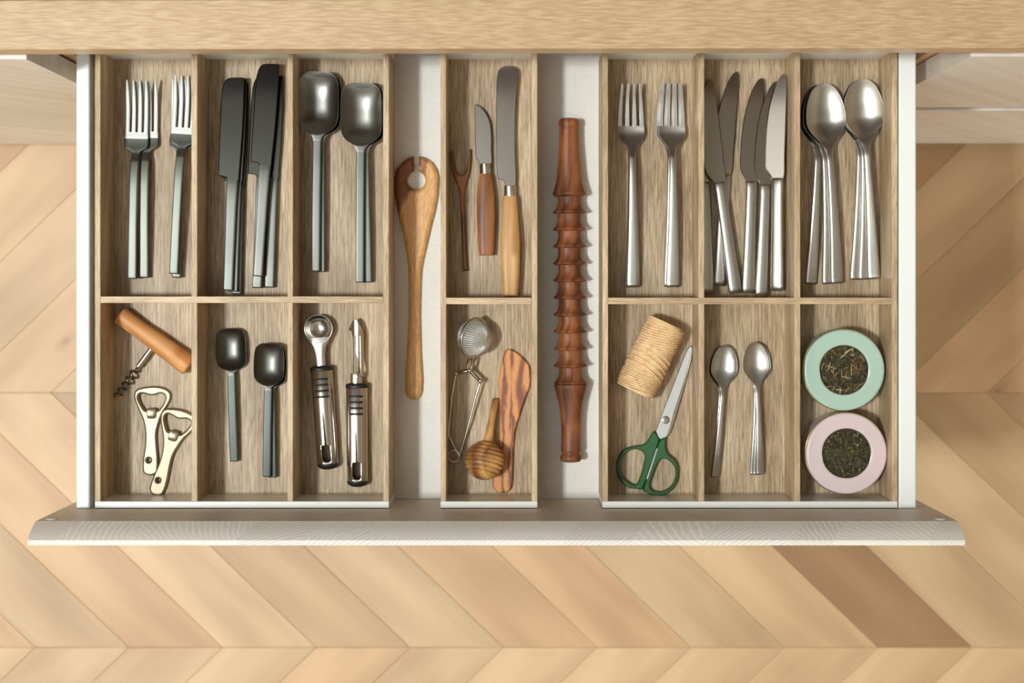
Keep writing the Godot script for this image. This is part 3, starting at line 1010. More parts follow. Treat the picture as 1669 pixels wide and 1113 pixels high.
# ---------------------------------------------------------------- tools
func bar_tools() -> void:
	var t := thing("corkscrew", "corkscrew with a turned beech handle and a dark spiral worm", "corkscrew")
	var h := MB.new()
	h.lathe([0, 7.8, 0, 7.8, 0.8, 9.0, 2.5, 9.6, 12, 9.2, 26, 8.9, 44, 9.8, 60, 10.2, 74, 10.6, 84, 11.2, 87, 10.8, 88.4, 9.6, 88.4, 9.6], 10.6, false, 36)
	part("handle", h, M.beech, t)
	lay(t, Vector3(-0.40198, 0.7146, 0.02078), Vector3(-0.33178, 0.7146, 0.07209))
	# shaft and worm leave the handle square to it, on its near side
	var s := MB.new()
	var sh := [Vector3(-8, 10, 46), Vector3(-31.5, 8.5, 46)]
	s.tube(PackedVector3Array(sh), 2.7, 14)
	part("shaft", s, M.polished_steel, t)
	var w := MB.new()
	var path := PackedVector3Array([Vector3(-31, 8.5, 46), Vector3(-34, 8.2, 46)])
	for i in 121:
		var f := i / 120.0
		var a := f * TAU * 5.0
		var rad := 3.5 * minf(1.0, f * 8.0)
		path.append(Vector3(-35 - f * 36.0, 7.6 - f * 2.2 + rad * cos(a), 46 + rad * sin(a)))
	w.tube(path, 1.5, 8, 0.6)
	part("worm", w, M.dark_wire, t)

	var o := thing("bottle_opener", "champagne metal bottle opener lying straight beside the corkscrew tip", "bottle opener", "metal bottle openers")
	var b := MB.new()
	var outer := MB.smooth(MB.pairs([-17.9, 8.2, -15.2, 3.3, -9.1, 1.2, 0.8, 0.0, 9.6, 0.9, 16.4, 3.7, 19.4, 8.0, 19.2, 14.0, 15.4, 21.3, 10.8, 28.7, 7.0, 39.8, 5.1, 49.1, 5.6, 60.8, 6.6, 72.5, 6.6, 83.1, 4.7, 89.2, -1.2, 91.5, -7.0, 89.6, -9.1, 84.2, -8.4, 72.5, -6.6, 58.5, -6.8, 45.6, -9.1, 33.9, -13.6, 23.4, -16.8, 15.4]), 3)
	var hole := MB.smooth(MB.pairs([-13.6, 10.8, -11.5, 7.7, -6.8, 8.0, -2.1, 9.4, 2.6, 9.4, 7.3, 7.8, 11.7, 8.2, 13.8, 11.7, 11.9, 17.6, 8.9, 22.0, 6.3, 24.8, 0.0, 24.8, -6.3, 24.8, -9.1, 21.5, -12.1, 15.9]), 2)
	var eye := PackedVector2Array()
	for i in 14:
		eye.append(Vector2(-2.6, 75.7) + Vector2.from_angle(TAU * i / 14) * 2.1)
	b.slab(outer, [hole, eye], [[0.8, 0], [0, 0.9], [0, 2.0], [0.2, 2.7], [0.6, 3.4], [1.2, 3.9], [1.8, 4.1]])
	part("opener_body", b, M.champagne, o)
	var tab := MB.new()
	tab.sheet([[22.4, 4.4, 4.4, -0.4, 4, 2.4], [23.4, 4.7, 5.4, -0.6, 4, 3.4], [28, 4.7, 6.2, -0.8, 4, 3.4], [32, 4.3, 5.2, -0.8, 4, 2], [33.2, 3.6, 4.2, -0.5, 4, 1]], 8, 3)
	part("lifting_tab", tab, M.champagne, o)
	lay(o, Vector3(-0.37112, 0.716, 0.09372), Vector3(-0.3715, 0.716, 0.18242), -6)
	lay(another(o, "champagne metal bottle opener lying slanted with its head under the first divider"), Vector3(-0.34134, 0.717, 0.11755), Vector3(-0.36523, 0.717, 0.20305), -6)


# a kitchen tool grip of brushed steel with rubber ends, ribs and a hanging hole; z 0 at its collar
func grip(t: Node3D, z0: float, length: float, hw: float) -> void:
	var c := MB.new()
	c.lathe([z0 - 1.0, hw * 0.72, z0 - 1.0, hw * 0.72, z0, hw * 0.98, z0 + 1.5, hw * 1.03, z0 + 3.2, hw * 1.03, z0 + 4.2, hw * 0.99, z0 + 4.2, hw * 0.9], hw * 0.84, false, 36, 0.8)
	part("collar", c, M.rubber, t, "black rubber collar")
	var outer := CSGMesh3D.new()
	outer.name = "grip"
	var s := MB.new()
	s.lathe([z0 + 3.6, hw * 0.6, z0 + 3.6, hw * 0.97, z0 + 3.8, hw, z0 + length * 0.35, hw * 0.99, z0 + length * 0.75, hw * 0.97, z0 + length - 6.4, hw * 0.97, z0 + length - 6.2, hw * 0.95, z0 + length - 6.2, hw * 0.6], hw * 0.84, false, 48, 0.8)
	outer.mesh = s.mesh()
	outer.material = M.polished_steel
	t.add_child(outer, true)
	var cut := MB.new()
	var o := PackedVector2Array()
	for i in 28:
		var a := TAU * i / 28
		o.append(Vector2(hw * 0.4 * cos(a), z0 + length - 17.5 + hw * 0.4 * sin(a) + (4.4 if sin(a) > 0 else -4.4)))
	cut.slab(o, [], [[0, -5], [0, hw * 3]])
	var hole := CSGMesh3D.new()
	hole.name = "hang_slot"
	hole.operation = CSGShape3D.OPERATION_SUBTRACTION
	hole.mesh = cut.mesh()
	hole.material = M.rubber
	outer.add_child(hole, true)
	var e := MB.new()
	e.lathe([z0 + length - 6.6, hw * 0.9, z0 + length - 6.4, hw * 0.975, z0 + length - 4.4, hw * 0.95, z0 + length - 2.2, hw * 0.8, z0 + length - 0.7, hw * 0.5, z0 + length, 0.01], hw * 0.84, false, 36, 0.8)
	part("end_cap", e, M.rubber, t, "black rubber end cap")
	for i in 4:
		var r := MB.new()
		var path := PackedVector3Array()
		for j in 13:
			var a := PI / 2 + (j - 6) / 6.0 * 0.62
			path.append(Vector3(hw * 1.0 * cos(a), hw * 0.84 + hw * 0.8 * sin(a) - 0.25, z0 + 12.0 + i * 6.0))
		r.tube(path, 1.15, 8)
		part("rib", r, M.rubber, t, "black rubber rib")


func peeling_tools() -> void:
	var t := thing("melon_baller", "steel melon baller with a round scoop and a brushed grip", "melon baller")
	var b := MB.new()
	var rows := []
	for q in [[14.6, 13.0], [14.3, 13.4], [13.9, 13.0], [13.4, 10.0], [11.6, 6.0], [8.6, 3.2], [4.6, 1.7], [0.01, 1.3]]:
		var r := PackedVector3Array()
		for i in 40:
			r.append(Vector3(q[0] * cos(TAU * i / 40), q[1], q[0] * sin(TAU * i / 40) + 14.6))
		rows.append(r)
	var below := []
	for q in [[0.01, 0.3], [5.0, 0.8], [9.2, 2.3], [12.4, 5.4], [14.2, 9.8], [14.6, 13.0]]:
		var r := PackedVector3Array()
		for i in 40:
			r.append(Vector3(q[0] * cos(TAU * i / 40), q[1], q[0] * sin(TAU * i / 40) + 14.6))
		below.append(r)
	b.grid(rows + below, true, false, false)
	part("scoop", b, M.polished_steel, t)
	var nk := MB.new()
	nk.sheet([[23.5, 11.4, 12.2, -0.6, 2, 1.6], [27, 10.0, 12.6, -0.7, 2, 2], [32, 7.2, 13.0, -0.9, 2.4, 2.2], [38, 5.6, 13.2, -0.9, 2.6, 2.4], [46, 5.0, 13.0, -0.9, 2.6, 2.6], [56, 5.0, 12.2, -0.9, 2.6, 2.8]], 12)
	part("neck", nk, M.polished_steel, t)
	grip(t, 53.5, 105.0, 11.2)
	lay(t, Vector3(-0.20052, 0.7146, 0.02046), Vector3(-0.1895, 0.7146, 0.1788))

	t = thing("peeler", "steel swivel peeler with a slotted blade and a brushed grip", "peeler")
	b = MB.new()
	var o := MB.smooth(MB.pairs([-1.2, 0.0, 1.3, 1.6, 3.8, 5.0, 6.0, 10.1, 7.2, 15.1, 7.5, 20.8, 7.5, 54.8, 7.5, 58.6, -3.5, 58.6, -3.5, 54.8, -3.1, 20.8, -3.8, 17.6, -5.4, 12.6, -7.6, 11.7, -6.6, 7.9, -4.4, 3.5, -2.2, 0.4]), 3)
	var slot := MB.pairs([-0.8, 17.3, 4.3, 17.3, 4.6, 36.5, 4.6, 56.4, -0.8, 56.4, -0.8, 36.5])
	b.slab(o, [slot], [[0.15, 11], [0, 11.3], [0, 12.6], [0.2, 13.1], [0.45, 13.3]], func(x: float, z: float) -> float: return -(x - 1.4) * (x - 1.4) * 0.075 + 1.0)
	part("blade", b, M.polished_steel, t)
	nk = MB.new()
	nk.sheet([[55, 5.6, 13.4, -2.0, 2, 4], [58, 6.0, 13.8, -2.4, 2, 5], [68, 6.0, 13.6, -2.4, 2, 6]], 12)
	part("neck", nk, M.polished_steel, t)
	grip(t, 66.5, 105.0, 11.0)
	lay(t, Vector3(-0.16117, 0.7146, 0.02487), Vector3(-0.15978, 0.7146, 0.19643))


func wooden_tools() -> void:
	# slotted spoon
	var b := MB.new()
	b.shift = Vector2(0.0278, 0.002)
	var o := PackedVector2Array()
	var right_side: Array = [2.6, 0.1, 8.7, 1.6, 16.2, 6.6, 21.1, 14.2, 23.0, 22.9, 22.1, 40.3, 19.3, 56.5, 15.1, 72.7, 11.3, 90.1, 7.5, 106.3, 5.6, 117.5, 4.7, 135.4, 4.3, 166.9, 5.6, 204.8, 7.2, 229.9, 7.0, 242.6, 5.4, 248.2, 2.8, 251.1, -1.6, 252.3]
	var left_side: Array = [-5.7, 251.1, -8.5, 248.2, -10.0, 242.6, -10.0, 229.9, -8.9, 204.8, -7.2, 166.9, -7.1, 135.4, -7.9, 117.5, -8.9, 106.3, -11.8, 90.1, -14.9, 75.2, -19.3, 56.5, -22.2, 40.3, -22.6, 22.9, -20.5, 14.2, -15.6, 7.2, -8.7, 1.9, -2.8, 0.1]
	var rp := MB.pairs(right_side)
	var lp := MB.pairs(left_side)
	o.append_array(rp)
	o.append_array(lp)
	# straight slot down to a round hole
	o.append(Vector2(-2.7, 16.2))
	for i in 19:
		var a := lerpf(-PI / 2 - 0.29, -PI / 2 - TAU + 0.29, i / 18.0)
		o.append(Vector2(-0.1, 25.2) + Vector2.from_angle(a) * 9.5)
	o.append(Vector2(2.5, 16.2))
	b.slab(o, [], [[2.6, 0.0], [1.0, 0.7], [0, 2.4], [0, 4.2], [0.5, 5.6], [1.4, 6.7], [2.6, 7.4], [4.0, 7.8]])
	var sp := single("slotted_spoon", b, M.acacia, "two-tone acacia spoon with a keyhole slot lying on the cream mat", "wooden spoon")
	lay(sp, Vector3(-0.10088, 0.697, -0.14321), Vector3(-0.10247, 0.697, 0.1117))
	# turned pin
	var pr := [0, 8.2, 0, 8.2, 1.6, 9.9, 4.5, 10.4, 7.4, 10.2, 8.8, 9.3, 9.4, 8.9, 10, 9.3, 11, 9.6, 28, 9.9, 42, 11.0, 58, 12.2, 66, 13.4, 73, 15.4, 76.6, 16.8, 77.4, 17.0, 78.4, 16.6, 79.6, 14.6, 80.4, 12.0]
	var y0 := 80.4
	for i in 11:
		var f := 17.4
		pr.append_array([y0, 11.5, y0 + 5, 11.3, y0 + 9, 11.9, y0 + 12.4, 13.6, y0 + 14.6, 16.2, y0 + 15.4, 16.9, y0 + 16.0, 16.8, y0 + 16.9, 14.9, y0 + f, 11.9])
		y0 += f + 0.11
	pr.append_array([y0 - 0.9, 16.0, y0 + 0.4, 16.8, y0 + 3, 16.2, y0 + 10, 14.2, y0 + 20, 11.8, y0 + 32, 10.3, y0 + 46, 9.6, y0 + 60, 9.6, y0 + 67, 10.0, y0 + 68.6, 9.4, y0 + 70, 8.2, y0 + 71.2, 9.2, y0 + 73.5, 10.6, y0 + 76.4, 10.7, y0 + 78.6, 9.4, y0 + 79, 8, y0 + 79, 8])
	b = MB.new()
	b.lathe(pr, 17.0, false, 40)
	var pin := single("rolling_pin", b, M.teak, "reddish turned wooden pin with eleven ridges lying alone on the cream mat", "rolling pin")
	lay(pin, Vector3(0.05588, 0.697, -0.18044), Vector3(0.05824, 0.697, 0.17089))
	# little two-pronged fork
	b = MB.new()
	o = MB.smooth(MB.pairs([-10.1, 0.0, -8.4, 3.1, -7.6, 12.0, -6.3, 20.8, -3.8, 25.2, -0.6, 26.8, 2.5, 25.2, 5.0, 20.8, 6.0, 12.0, 7.2, 3.1, 8.4, 0.0, 9.7, 4.4, 9.8, 12.0, 8.8, 22.1, 6.0, 33.4, 3.7, 43.5, 3.5, 54.8, 4.7, 86.3, 6.4, 121.6, 5.7, 124.7, 1.9, 125.0, 0.8, 122.8, -0.6, 86.3, -2.1, 54.8, -2.8, 43.5, -6.3, 33.4, -10.7, 20.8, -11.7, 9.4, -11.3, 3.1]), 3)
	b.slab(o, [], [[1.2, 0], [0.3, 0.8], [0, 2.0], [0.3, 3.4], [0.9, 4.4], [1.6, 5.0]])
	var wf := single("pickle_fork", b, M.brown_fork, "small dark wooden fork with two prongs beside the short knife", "fork")
	lay(wf, Vector3(-0.05351, 0.7146, -0.14921), Vector3(-0.05351, 0.7146, -0.02455))
	# two knives with wooden handles
	var t := thing("paring_knife", "short pointed knife with a steel collar and a reddish wooden handle", "knife", "wooden handled knives")
	b = MB.new()
	b.slab(MB.smooth(MB.pairs([-10.2, -0.3, -7.6, 0.1, -4.4, 1.6, 1.3, 8.3, 5.2, 17.6, 6.5, 30.9, 6.3, 45.4, 5.7, 61.1, -6.3, 61.7, -6.7, 58.6, -7.7, 55.2, -9.6, 52.3, -9.8, 35.9, -10.0, 17.0]), 3), [], [[0.5, 6.0], [0, 6.3], [0, 6.9], [0.5, 7.3]])
	part("blade", b, M.blade_steel, t)
	b = MB.new()
	b.lathe([59.8, 4.8, 59.8, 5.7, 60.2, 5.9, 70, 6.0, 70, 5.2], 7.4, false, 28, 1.0)
	part("collar", b, M.polished_steel, t)
	b = MB.new()
	b.sheet([[69.8, 5.8, 12.6, -3.0, 2.6, 10.4], [72, 6.4, 13.0, -3.2, 2.6, 11.2], [90, 8.6, 14.2, -3.4, 3.0, 13.0], [112, 9.3, 14.6, -3.4, 3.4, 13.6], [135, 8.4, 13.8, -3.0, 4.0, 12.8], [151, 7.6, 13.0, -2.8, 4.0, 12.0], [153.4, 7.2, 12.4, -2.6, 4.0, 11]], 16)
	part("handle", b, M.red_handle, t)
	lay(t, Vector3(-0.03022, 0.7146, -0.19328), Vector3(-0.02833, 0.7146, -0.03966))
	t = thing("spreading_knife", "long round-tipped knife with a pale faceted wooden handle", "knife", "wooden handled knives")
	b = MB.new()
	b.slab(MB.smooth(MB.pairs([-5.0, 0.2, 2.5, 0.2, 6.9, 2.5, 8.7, 7.2, 8.3, 16.1, 6.6, 31.8, 5.4, 57.0, 5.2, 88.5, 5.5, 123.2, -4.8, 123.8, -5.3, 119.4, -7.6, 115.6, -13.0, 112.5, -13.6, 82.2, -13.7, 44.4, -13.4, 25.5, -12.9, 11.7, -10.7, 3.8]), 3), [], [[0.5, 7.6], [0, 7.9], [0, 8.5], [0.5, 8.9]])
	part("blade", b, M.blade_steel, t)
	b = MB.new()
	b.lathe([122.4, 4.8, 122.4, 5.7, 122.8, 5.9, 133, 6.0, 133, 5.2], 9.0, false, 28, 1.0)
	part("collar", b, M.polished_steel, t)
	b = MB.new()
	b.sheet([[132.6, 6.4, 14.6, -3.0, 2.6, 11.4], [136, 6.9, 15.0, -3.2, 2.8, 12.2], [160, 8.6, 16.6, -3.6, 3.4, 14.8], [184, 10.0, 17.8, -4.2, 4.0, 16.6], [205, 9.8, 17.4, -4.4, 5.0, 16.4], [228, 8.6, 16.0, -4.2, 5.0, 15.0], [233, 8.2, 15.6, -4.0, 5.0, 14.4], [234.6, 7.6, 14.8, -3.4, 5.0, 13]], 16)
	part("handle", b, M.light_handle, t)
	lay(t, Vector3(-0.00472, 0.7146, -0.23326), Vector3(-0.00378, 0.7146, 0.00126))


func tea_tools() -> void:
	# spatula
	var b := MB.new()
	var o := MB.smooth(MB.pairs([-6.0, 0.3, -1.9, 1.1, 4.4, 5.2, 10.7, 10.6, 15.1, 16.9, 16.5, 24.2, 16.8, 31.5, 16.0, 39.1, 12.6, 48.6, 9.4, 58.0, 5.7, 68.8, 2.6, 78.0, 0.6, 89.2, -0.8, 106.5, -1.1, 126.9, -2.0, 139.2, -4.0, 144.3, -8.1, 147.4, -14.2, 147.8, -18.8, 145.8, -21.9, 141.2, -22.4, 135.1, -20.2, 127.3, -17.0, 111.5, -15.1, 92.6, -14.7, 75.9, -14.7, 58.6, -15.9, 47.9, -16.4, 38.7, -15.9, 29.6, -14.1, 18.8, -11.8, 9.7, -9.4, 2.5]), 2)
	b.slab(o, [], [[1.2, 0], [0.3, 0.8], [0, 2.0], [0, 3.0], [0.4, 4.0], [1.4, 4.8]])
	var sp := single("wooden_spatula", b, M.striped_wood, "striped olive wood spatula with a slanted head lying under the honey dipper", "spatula")
	lay(sp, Vector3(0, 0.7146, 0.0554), Vector3(0, 0.7146, 0.2031))
	# honey dipper: handle end at z 0, ball at the far end, handle sloping down to the board
	b = MB.new()
	var pr := [0, 3.0, 0, 3.0, 0.7, 3.7, 20, 3.7, 36, 4.2, 44, 5.2]
	var r := 20.0
	var c := 64.0
	for i in 40:
		var a := lerpf(0.32, 2.72, i / 39.0)
		var z := c - r * cos(a)
		var rad := r * sin(a)
		var g := fposmod((z - 49.0) / 4.4, 1.0)
		if z > 48.0 and z < 77.0 and g < 0.34:
			rad -= 2.4 * sin(g / 0.34 * PI)
		pr.append_array([z, rad])
	pr.append_array([c + r * 0.955, 6.0, c + r, 0.01])
	# finer samples keep the grooves crisp
	var fine := []
	for i in range(0, pr.size() - 2, 2):
		for s in 3:
			fine.append_array([lerpf(pr[i], pr[i + 2], s / 3.0), lerpf(pr[i + 1], pr[i + 3], s / 3.0)])
	fine.append_array([pr[pr.size() - 2], pr[pr.size() - 1]])
	b.lathe(fine, 0.0, false, 40)
	var hd := single("honey_dipper", b, M.dipper, "wooden honey dipper with a ringed ball resting on the spatula", "honey dipper")
	lay(hd, Vector3(-0.01883, 0.7191, 0.10704), Vector3(-0.03367, 0.7416, 0.18755))
	# tea infuser
	var t := thing("tea_infuser", "steel mesh ball tea infuser with sprung tongs", "tea infuser")
	t.position = Vector3(-0.04029, 0.7146, 0.04344)
	var axis := Vector3(0.75, 0.62, 0.18).normalized()
	var side := axis.cross(Vector3(0.15, 0, -1)).normalized()
	var third := axis.cross(side).normalized()
	var ctr := Vector3(0, 21, 0)
	var rim := MB.new()
	var rows := []
	for i in 56:
		var a := TAU * i / 56
		var d := side * cos(a) + third * sin(a)
		rows.append(PackedVector3Array([ctr + d * 18.0 + axis * 1.3, ctr + d * 20.6 + axis * 1.3, ctr + d * 21.0, ctr + d * 20.6 - axis * 1.3, ctr + d * 18.0 - axis * 1.3]))
	rows.append(rows[0])
	rim.grid(rows, true, false, false)
	part("rim", rim, M.polished_steel, t)
	for half in 2:
		var mesh_b := MB.new()
		var sgn := 1.0 if half == 0 else -1.0
		for k in 15:
			var lat := 0.06 + k * 0.1
			var path := PackedVector3Array()
			for i in 41:
				var a := TAU * i / 40
				path.append(ctr + (side * cos(a) + third * sin(a)) * 17.6 * cos(lat) + axis * sgn * (17.6 * sin(lat)))
			mesh_b.tube(path, 0.42, 4)
		for k in 44:
			var a := TAU * k / 44
			var path := PackedVector3Array()
			for i in 13:
				var lat := i / 12.0 * 1.5
				path.append(ctr + (side * cos(a) + third * sin(a)) * 17.9 * cos(lat) + axis * sgn * (17.9 * sin(lat)))
			mesh_b.tube(path, 0.42, 4)
		part("mesh_cup", mesh_b, M.mesh_wire, t, "fine steel mesh half ball")
	var at := func(px: float, pz: float, h: float) -> Vector3: return Vector3(px, h, pz)
	var pv: Vector3 = at.call(-5.0, 33.5, 14.0)
	var jr: Vector3 = at.call(5.9, 44.4, 13.0)
	var jl: Vector3 = at.call(-19.2, 37.0, 10.0)
	var st := MB.new()
	st.tube(PackedVector3Array([at.call(-2.6, 21.5, 19.0), pv + Vector3(2.6, 0.6, -6), pv + Vector3(1.2, 0.6, 0)]), 1.5, 8)
	st.tube(PackedVector3Array([at.call(-5.4, 21.5, 18.0), pv + Vector3(-2.4, -0.2, -6), pv + Vector3(-1.2, -0.2, 0)]), 1.5, 8)
	part("stem", st, M.polished_steel, t)
	for e in [jr, jl]:
		var arm := MB.new()
		arm.tube(PackedVector3Array([pv, pv.lerp(e, 0.5) + Vector3(0, 0.8, 0), e]), 1.9, 8)
		part("arm", arm, M.blade_steel, t)
	for e in [pv, jr, jl]:
		var rv := MB.new()
		rv.lathe([-2.2, 2.4, 1.6, 2.6, 2.4, 2.2, 3.0, 1.2, 3.1, 0.01], 0.0, true, 16)
		var rvp := part("rivet", rv, M.polished_steel, t)
		rvp.position = e * 0.001
	var tong := MB.new()
	var ring := at.call(-21.4, 121.6, 5.0) as Vector3
	var wire := PackedVector3Array([jr, at.call(1.6, 59.0, 12.5), at.call(-8, 96, 8.0), ring + Vector3(5.2, 0.4, 3.0)])
	for i in 22:
		var a := 0.5 + i / 21.0 * (TAU * 0.94)
		wire.append(ring + Vector3(6.0 * cos(a), -0.8 + i * 0.05, 6.0 * sin(a)))
	wire.append_array([at.call(-27.2, 100, 5.4), at.call(-26.2, 88, 6.0), at.call(-23.4, 60, 8.0), jl])
	tong.tube(wire, 1.1, 8)
	part("tong_wire", tong, M.polished_steel, t)


func string_and_scissors() -> void:
	var t := thing("twine_spool", "spool of natural jute twine wound in slanting layers", "twine")
	var core := MB.new()
	core.lathe([0.5, 6, 0.5, 18.6, 40, 19.2, 77, 18.6, 77, 6], 20.5, false, 36)
	part("core", core, M.jute, t)
	var w := MB.new()
	rng.seed = 19
	# bands: start z, end z, tilt, phase, layer
	for band in [[2.0, 76.0, 0.0, 0.0, 0.0, 40], [2.5, 36.0, 4.5, 2.2, 0.9, 20], [30.0, 54.0, -2.5, 1.2, 1.2, 14], [44.0, 75.5, 3.2, 2.6, 0.9, 18], [6.0, 30.0, -5.0, 2.0, 1.7, 9], [34.0, 60.0, 7.5, 2.4, 1.9, 5], [56.0, 74.0, -3.5, 2.4, 1.7, 8]]:
		var turns: int = band[5]
		var path := PackedVector3Array()
		var n := turns * 22
		for i in n + 1:
			var f := float(i) / n
			var a := f * turns * TAU
			var z: float = lerpf(band[0], band[1], f) + band[2] * sin(a + band[3])
			z = clampf(z, 1.2 + rng.randf() * 0.5, 77.0 - rng.randf() * 0.5)
			var rad: float = 18.9 + band[4] + 0.25 * sin(a * 3.3 + f * 40.0) - 0.6 * pow(absf(z / 39.0 - 1.0), 6.0)
			path.append(Vector3(rad * cos(a), 20.5 + rad * sin(a), z))
		w.tube(path, 0.95, 5)
	var fibre := MB.new()
	for i in 260:
		var a := rng.randf_range(-0.3, PI + 0.3)
		var z := rng.randf_range(2, 76)
		var p := Vector3(20.6 * cos(a), 20.5 + 20.6 * sin(a), z)
		var d := Vector3(-sin(a), cos(a), rng.randf_range(-0.7, 0.7)) * rng.randf_range(1.5, 4.0) + Vector3(cos(a), sin(a), 0) * rng.randf_range(0.3, 1.6)
		fibre.tube(PackedVector3Array([p, p + d * 0.5 + Vector3(0, 0.2, 0), p + d]), 0.1, 3)
	part("winding", w, M.jute, t)
	tag(part("loose_fibres", fibre, M.jute, t), "", "", "", "stuff")
	lay(t, Vector3(0.15487, 0.7146, 0.02833), Vector3(0.12119, 0.7146, 0.09884))

	t = thing("scissors", "scissors with green plastic handles and closed steel blades", "scissors")
	t.position = Vector3(0.15456, 0.7146, 0.12812)
	var lower := MB.new()
	lower.slab(MB.smooth(MB.pairs([26.7, -73.2, 27.9, -70.0, 24.2, -52.4, 16.6, -24.2, 9.7, -0.9, 4.7, 14.1, -0.3, 17.9, -3.5, 14.1, 0.3, -2.2, 7.8, -22.3, 17.9, -51.2, 23.6, -70.0]), 2), [], [[0.3, 3.4], [0, 3.8], [0, 4.8], [0.3, 5.0]])
	part("blade", lower, M.polished_steel, t)
	var upper := MB.new()
	upper.slab(MB.smooth(MB.pairs([24.2, -74.7, 26.4, -75.4, 27.6, -73.8, 26.7, -68.1, 21.7, -48.7, 14.1, -23.6, 9.1, -8.5, 6.9, 0.3, 1.9, 16.0, -2.2, 18.5, -6.0, 19.5, -9.9, 11.6, -8.5, 7.8, -4.1, -4.7, 2.8, -22.3, 12.9, -48.7, 20.4, -68.1]), 2), [], [[0.3, 5.2], [0, 5.6], [0, 6.6], [0.5, 7.2]])
	part("blade", upper, M.silver_tine, t)
	var screw := MB.new()
	screw.lathe([6.6, 4.0, 8.2, 4.0, 8.8, 3.5, 8.6, 2.9, 8.9, 2.4, 8.7, 0.01], 0.0, true, 28)
	part("pivot_screw", screw, M.polished_steel, t)
	var prof := [[0.8, 1.0], [0.2, 1.9], [0, 3.2], [0, 5.2], [0.25, 7.0], [0.8, 8.4], [1.3, 8.8]]
	var h := MB.new()
	h.slab(MB.smooth(MB.pairs([-11.0, 11.6, -6.3, 19.5, -7.2, 23.6, -14.8, 46.2, -23.2, 69.8, -29.8, 70.4, -37.4, 69.4, -45.5, 62.5, -49.7, 53.1, -49.9, 43.0, -45.5, 33.6, -38.6, 28.2, -29.8, 26.2, -22.9, 25.1, -18.1, 20.8, -14.4, 14.8]), 3), [MB.smooth(MB.pairs([-38.6, 32.6, -31.1, 30.1, -24.8, 31.7, -21.0, 36.7, -21.7, 43.0, -26.7, 60.6, -30.5, 65.9, -36.7, 64.4, -43.3, 58.1, -46.2, 49.3, -44.7, 39.9]), 3)], prof)
	part("handle", h, M.green_plastic, t)
	h = MB.new()
	h.slab(MB.smooth(MB.pairs([-4.7, 19.8, 0.3, 17.6, 0.1, 24.2, 0.7, 30.5, 3.5, 35.5, 8.9, 39.5, 12.6, 46.8, 13.1, 56.8, 10.4, 66.3, 4.1, 73.8, -4.1, 77.4, -13.5, 77.2, -19.8, 73.8, -22.9, 70.7, -14.8, 46.2, -8.1, 25.4]), 3), [MB.smooth(MB.pairs([-6.0, 41.1, -1.6, 39.5, 4.1, 41.8, 9.1, 48.0, 10.4, 56.2, 7.8, 64.4, 2.2, 70.4, -5.3, 73.0, -12.2, 72.3, -16.0, 68.1, -14.1, 59.3, -9.7, 47.4]), 3)], prof)
	part("handle", h, M.green_plastic, t)
	var tang := MB.new()
	tang.slab(MB.pairs([-9.4, 27.9, -7.6, 29.0, -18.1, 61.0, -20.2, 60.0]), [], [[0.2, 7.6], [0.2, 9.0], [0.5, 9.3]])
	part("tang", tang, M.silver_tine, t)


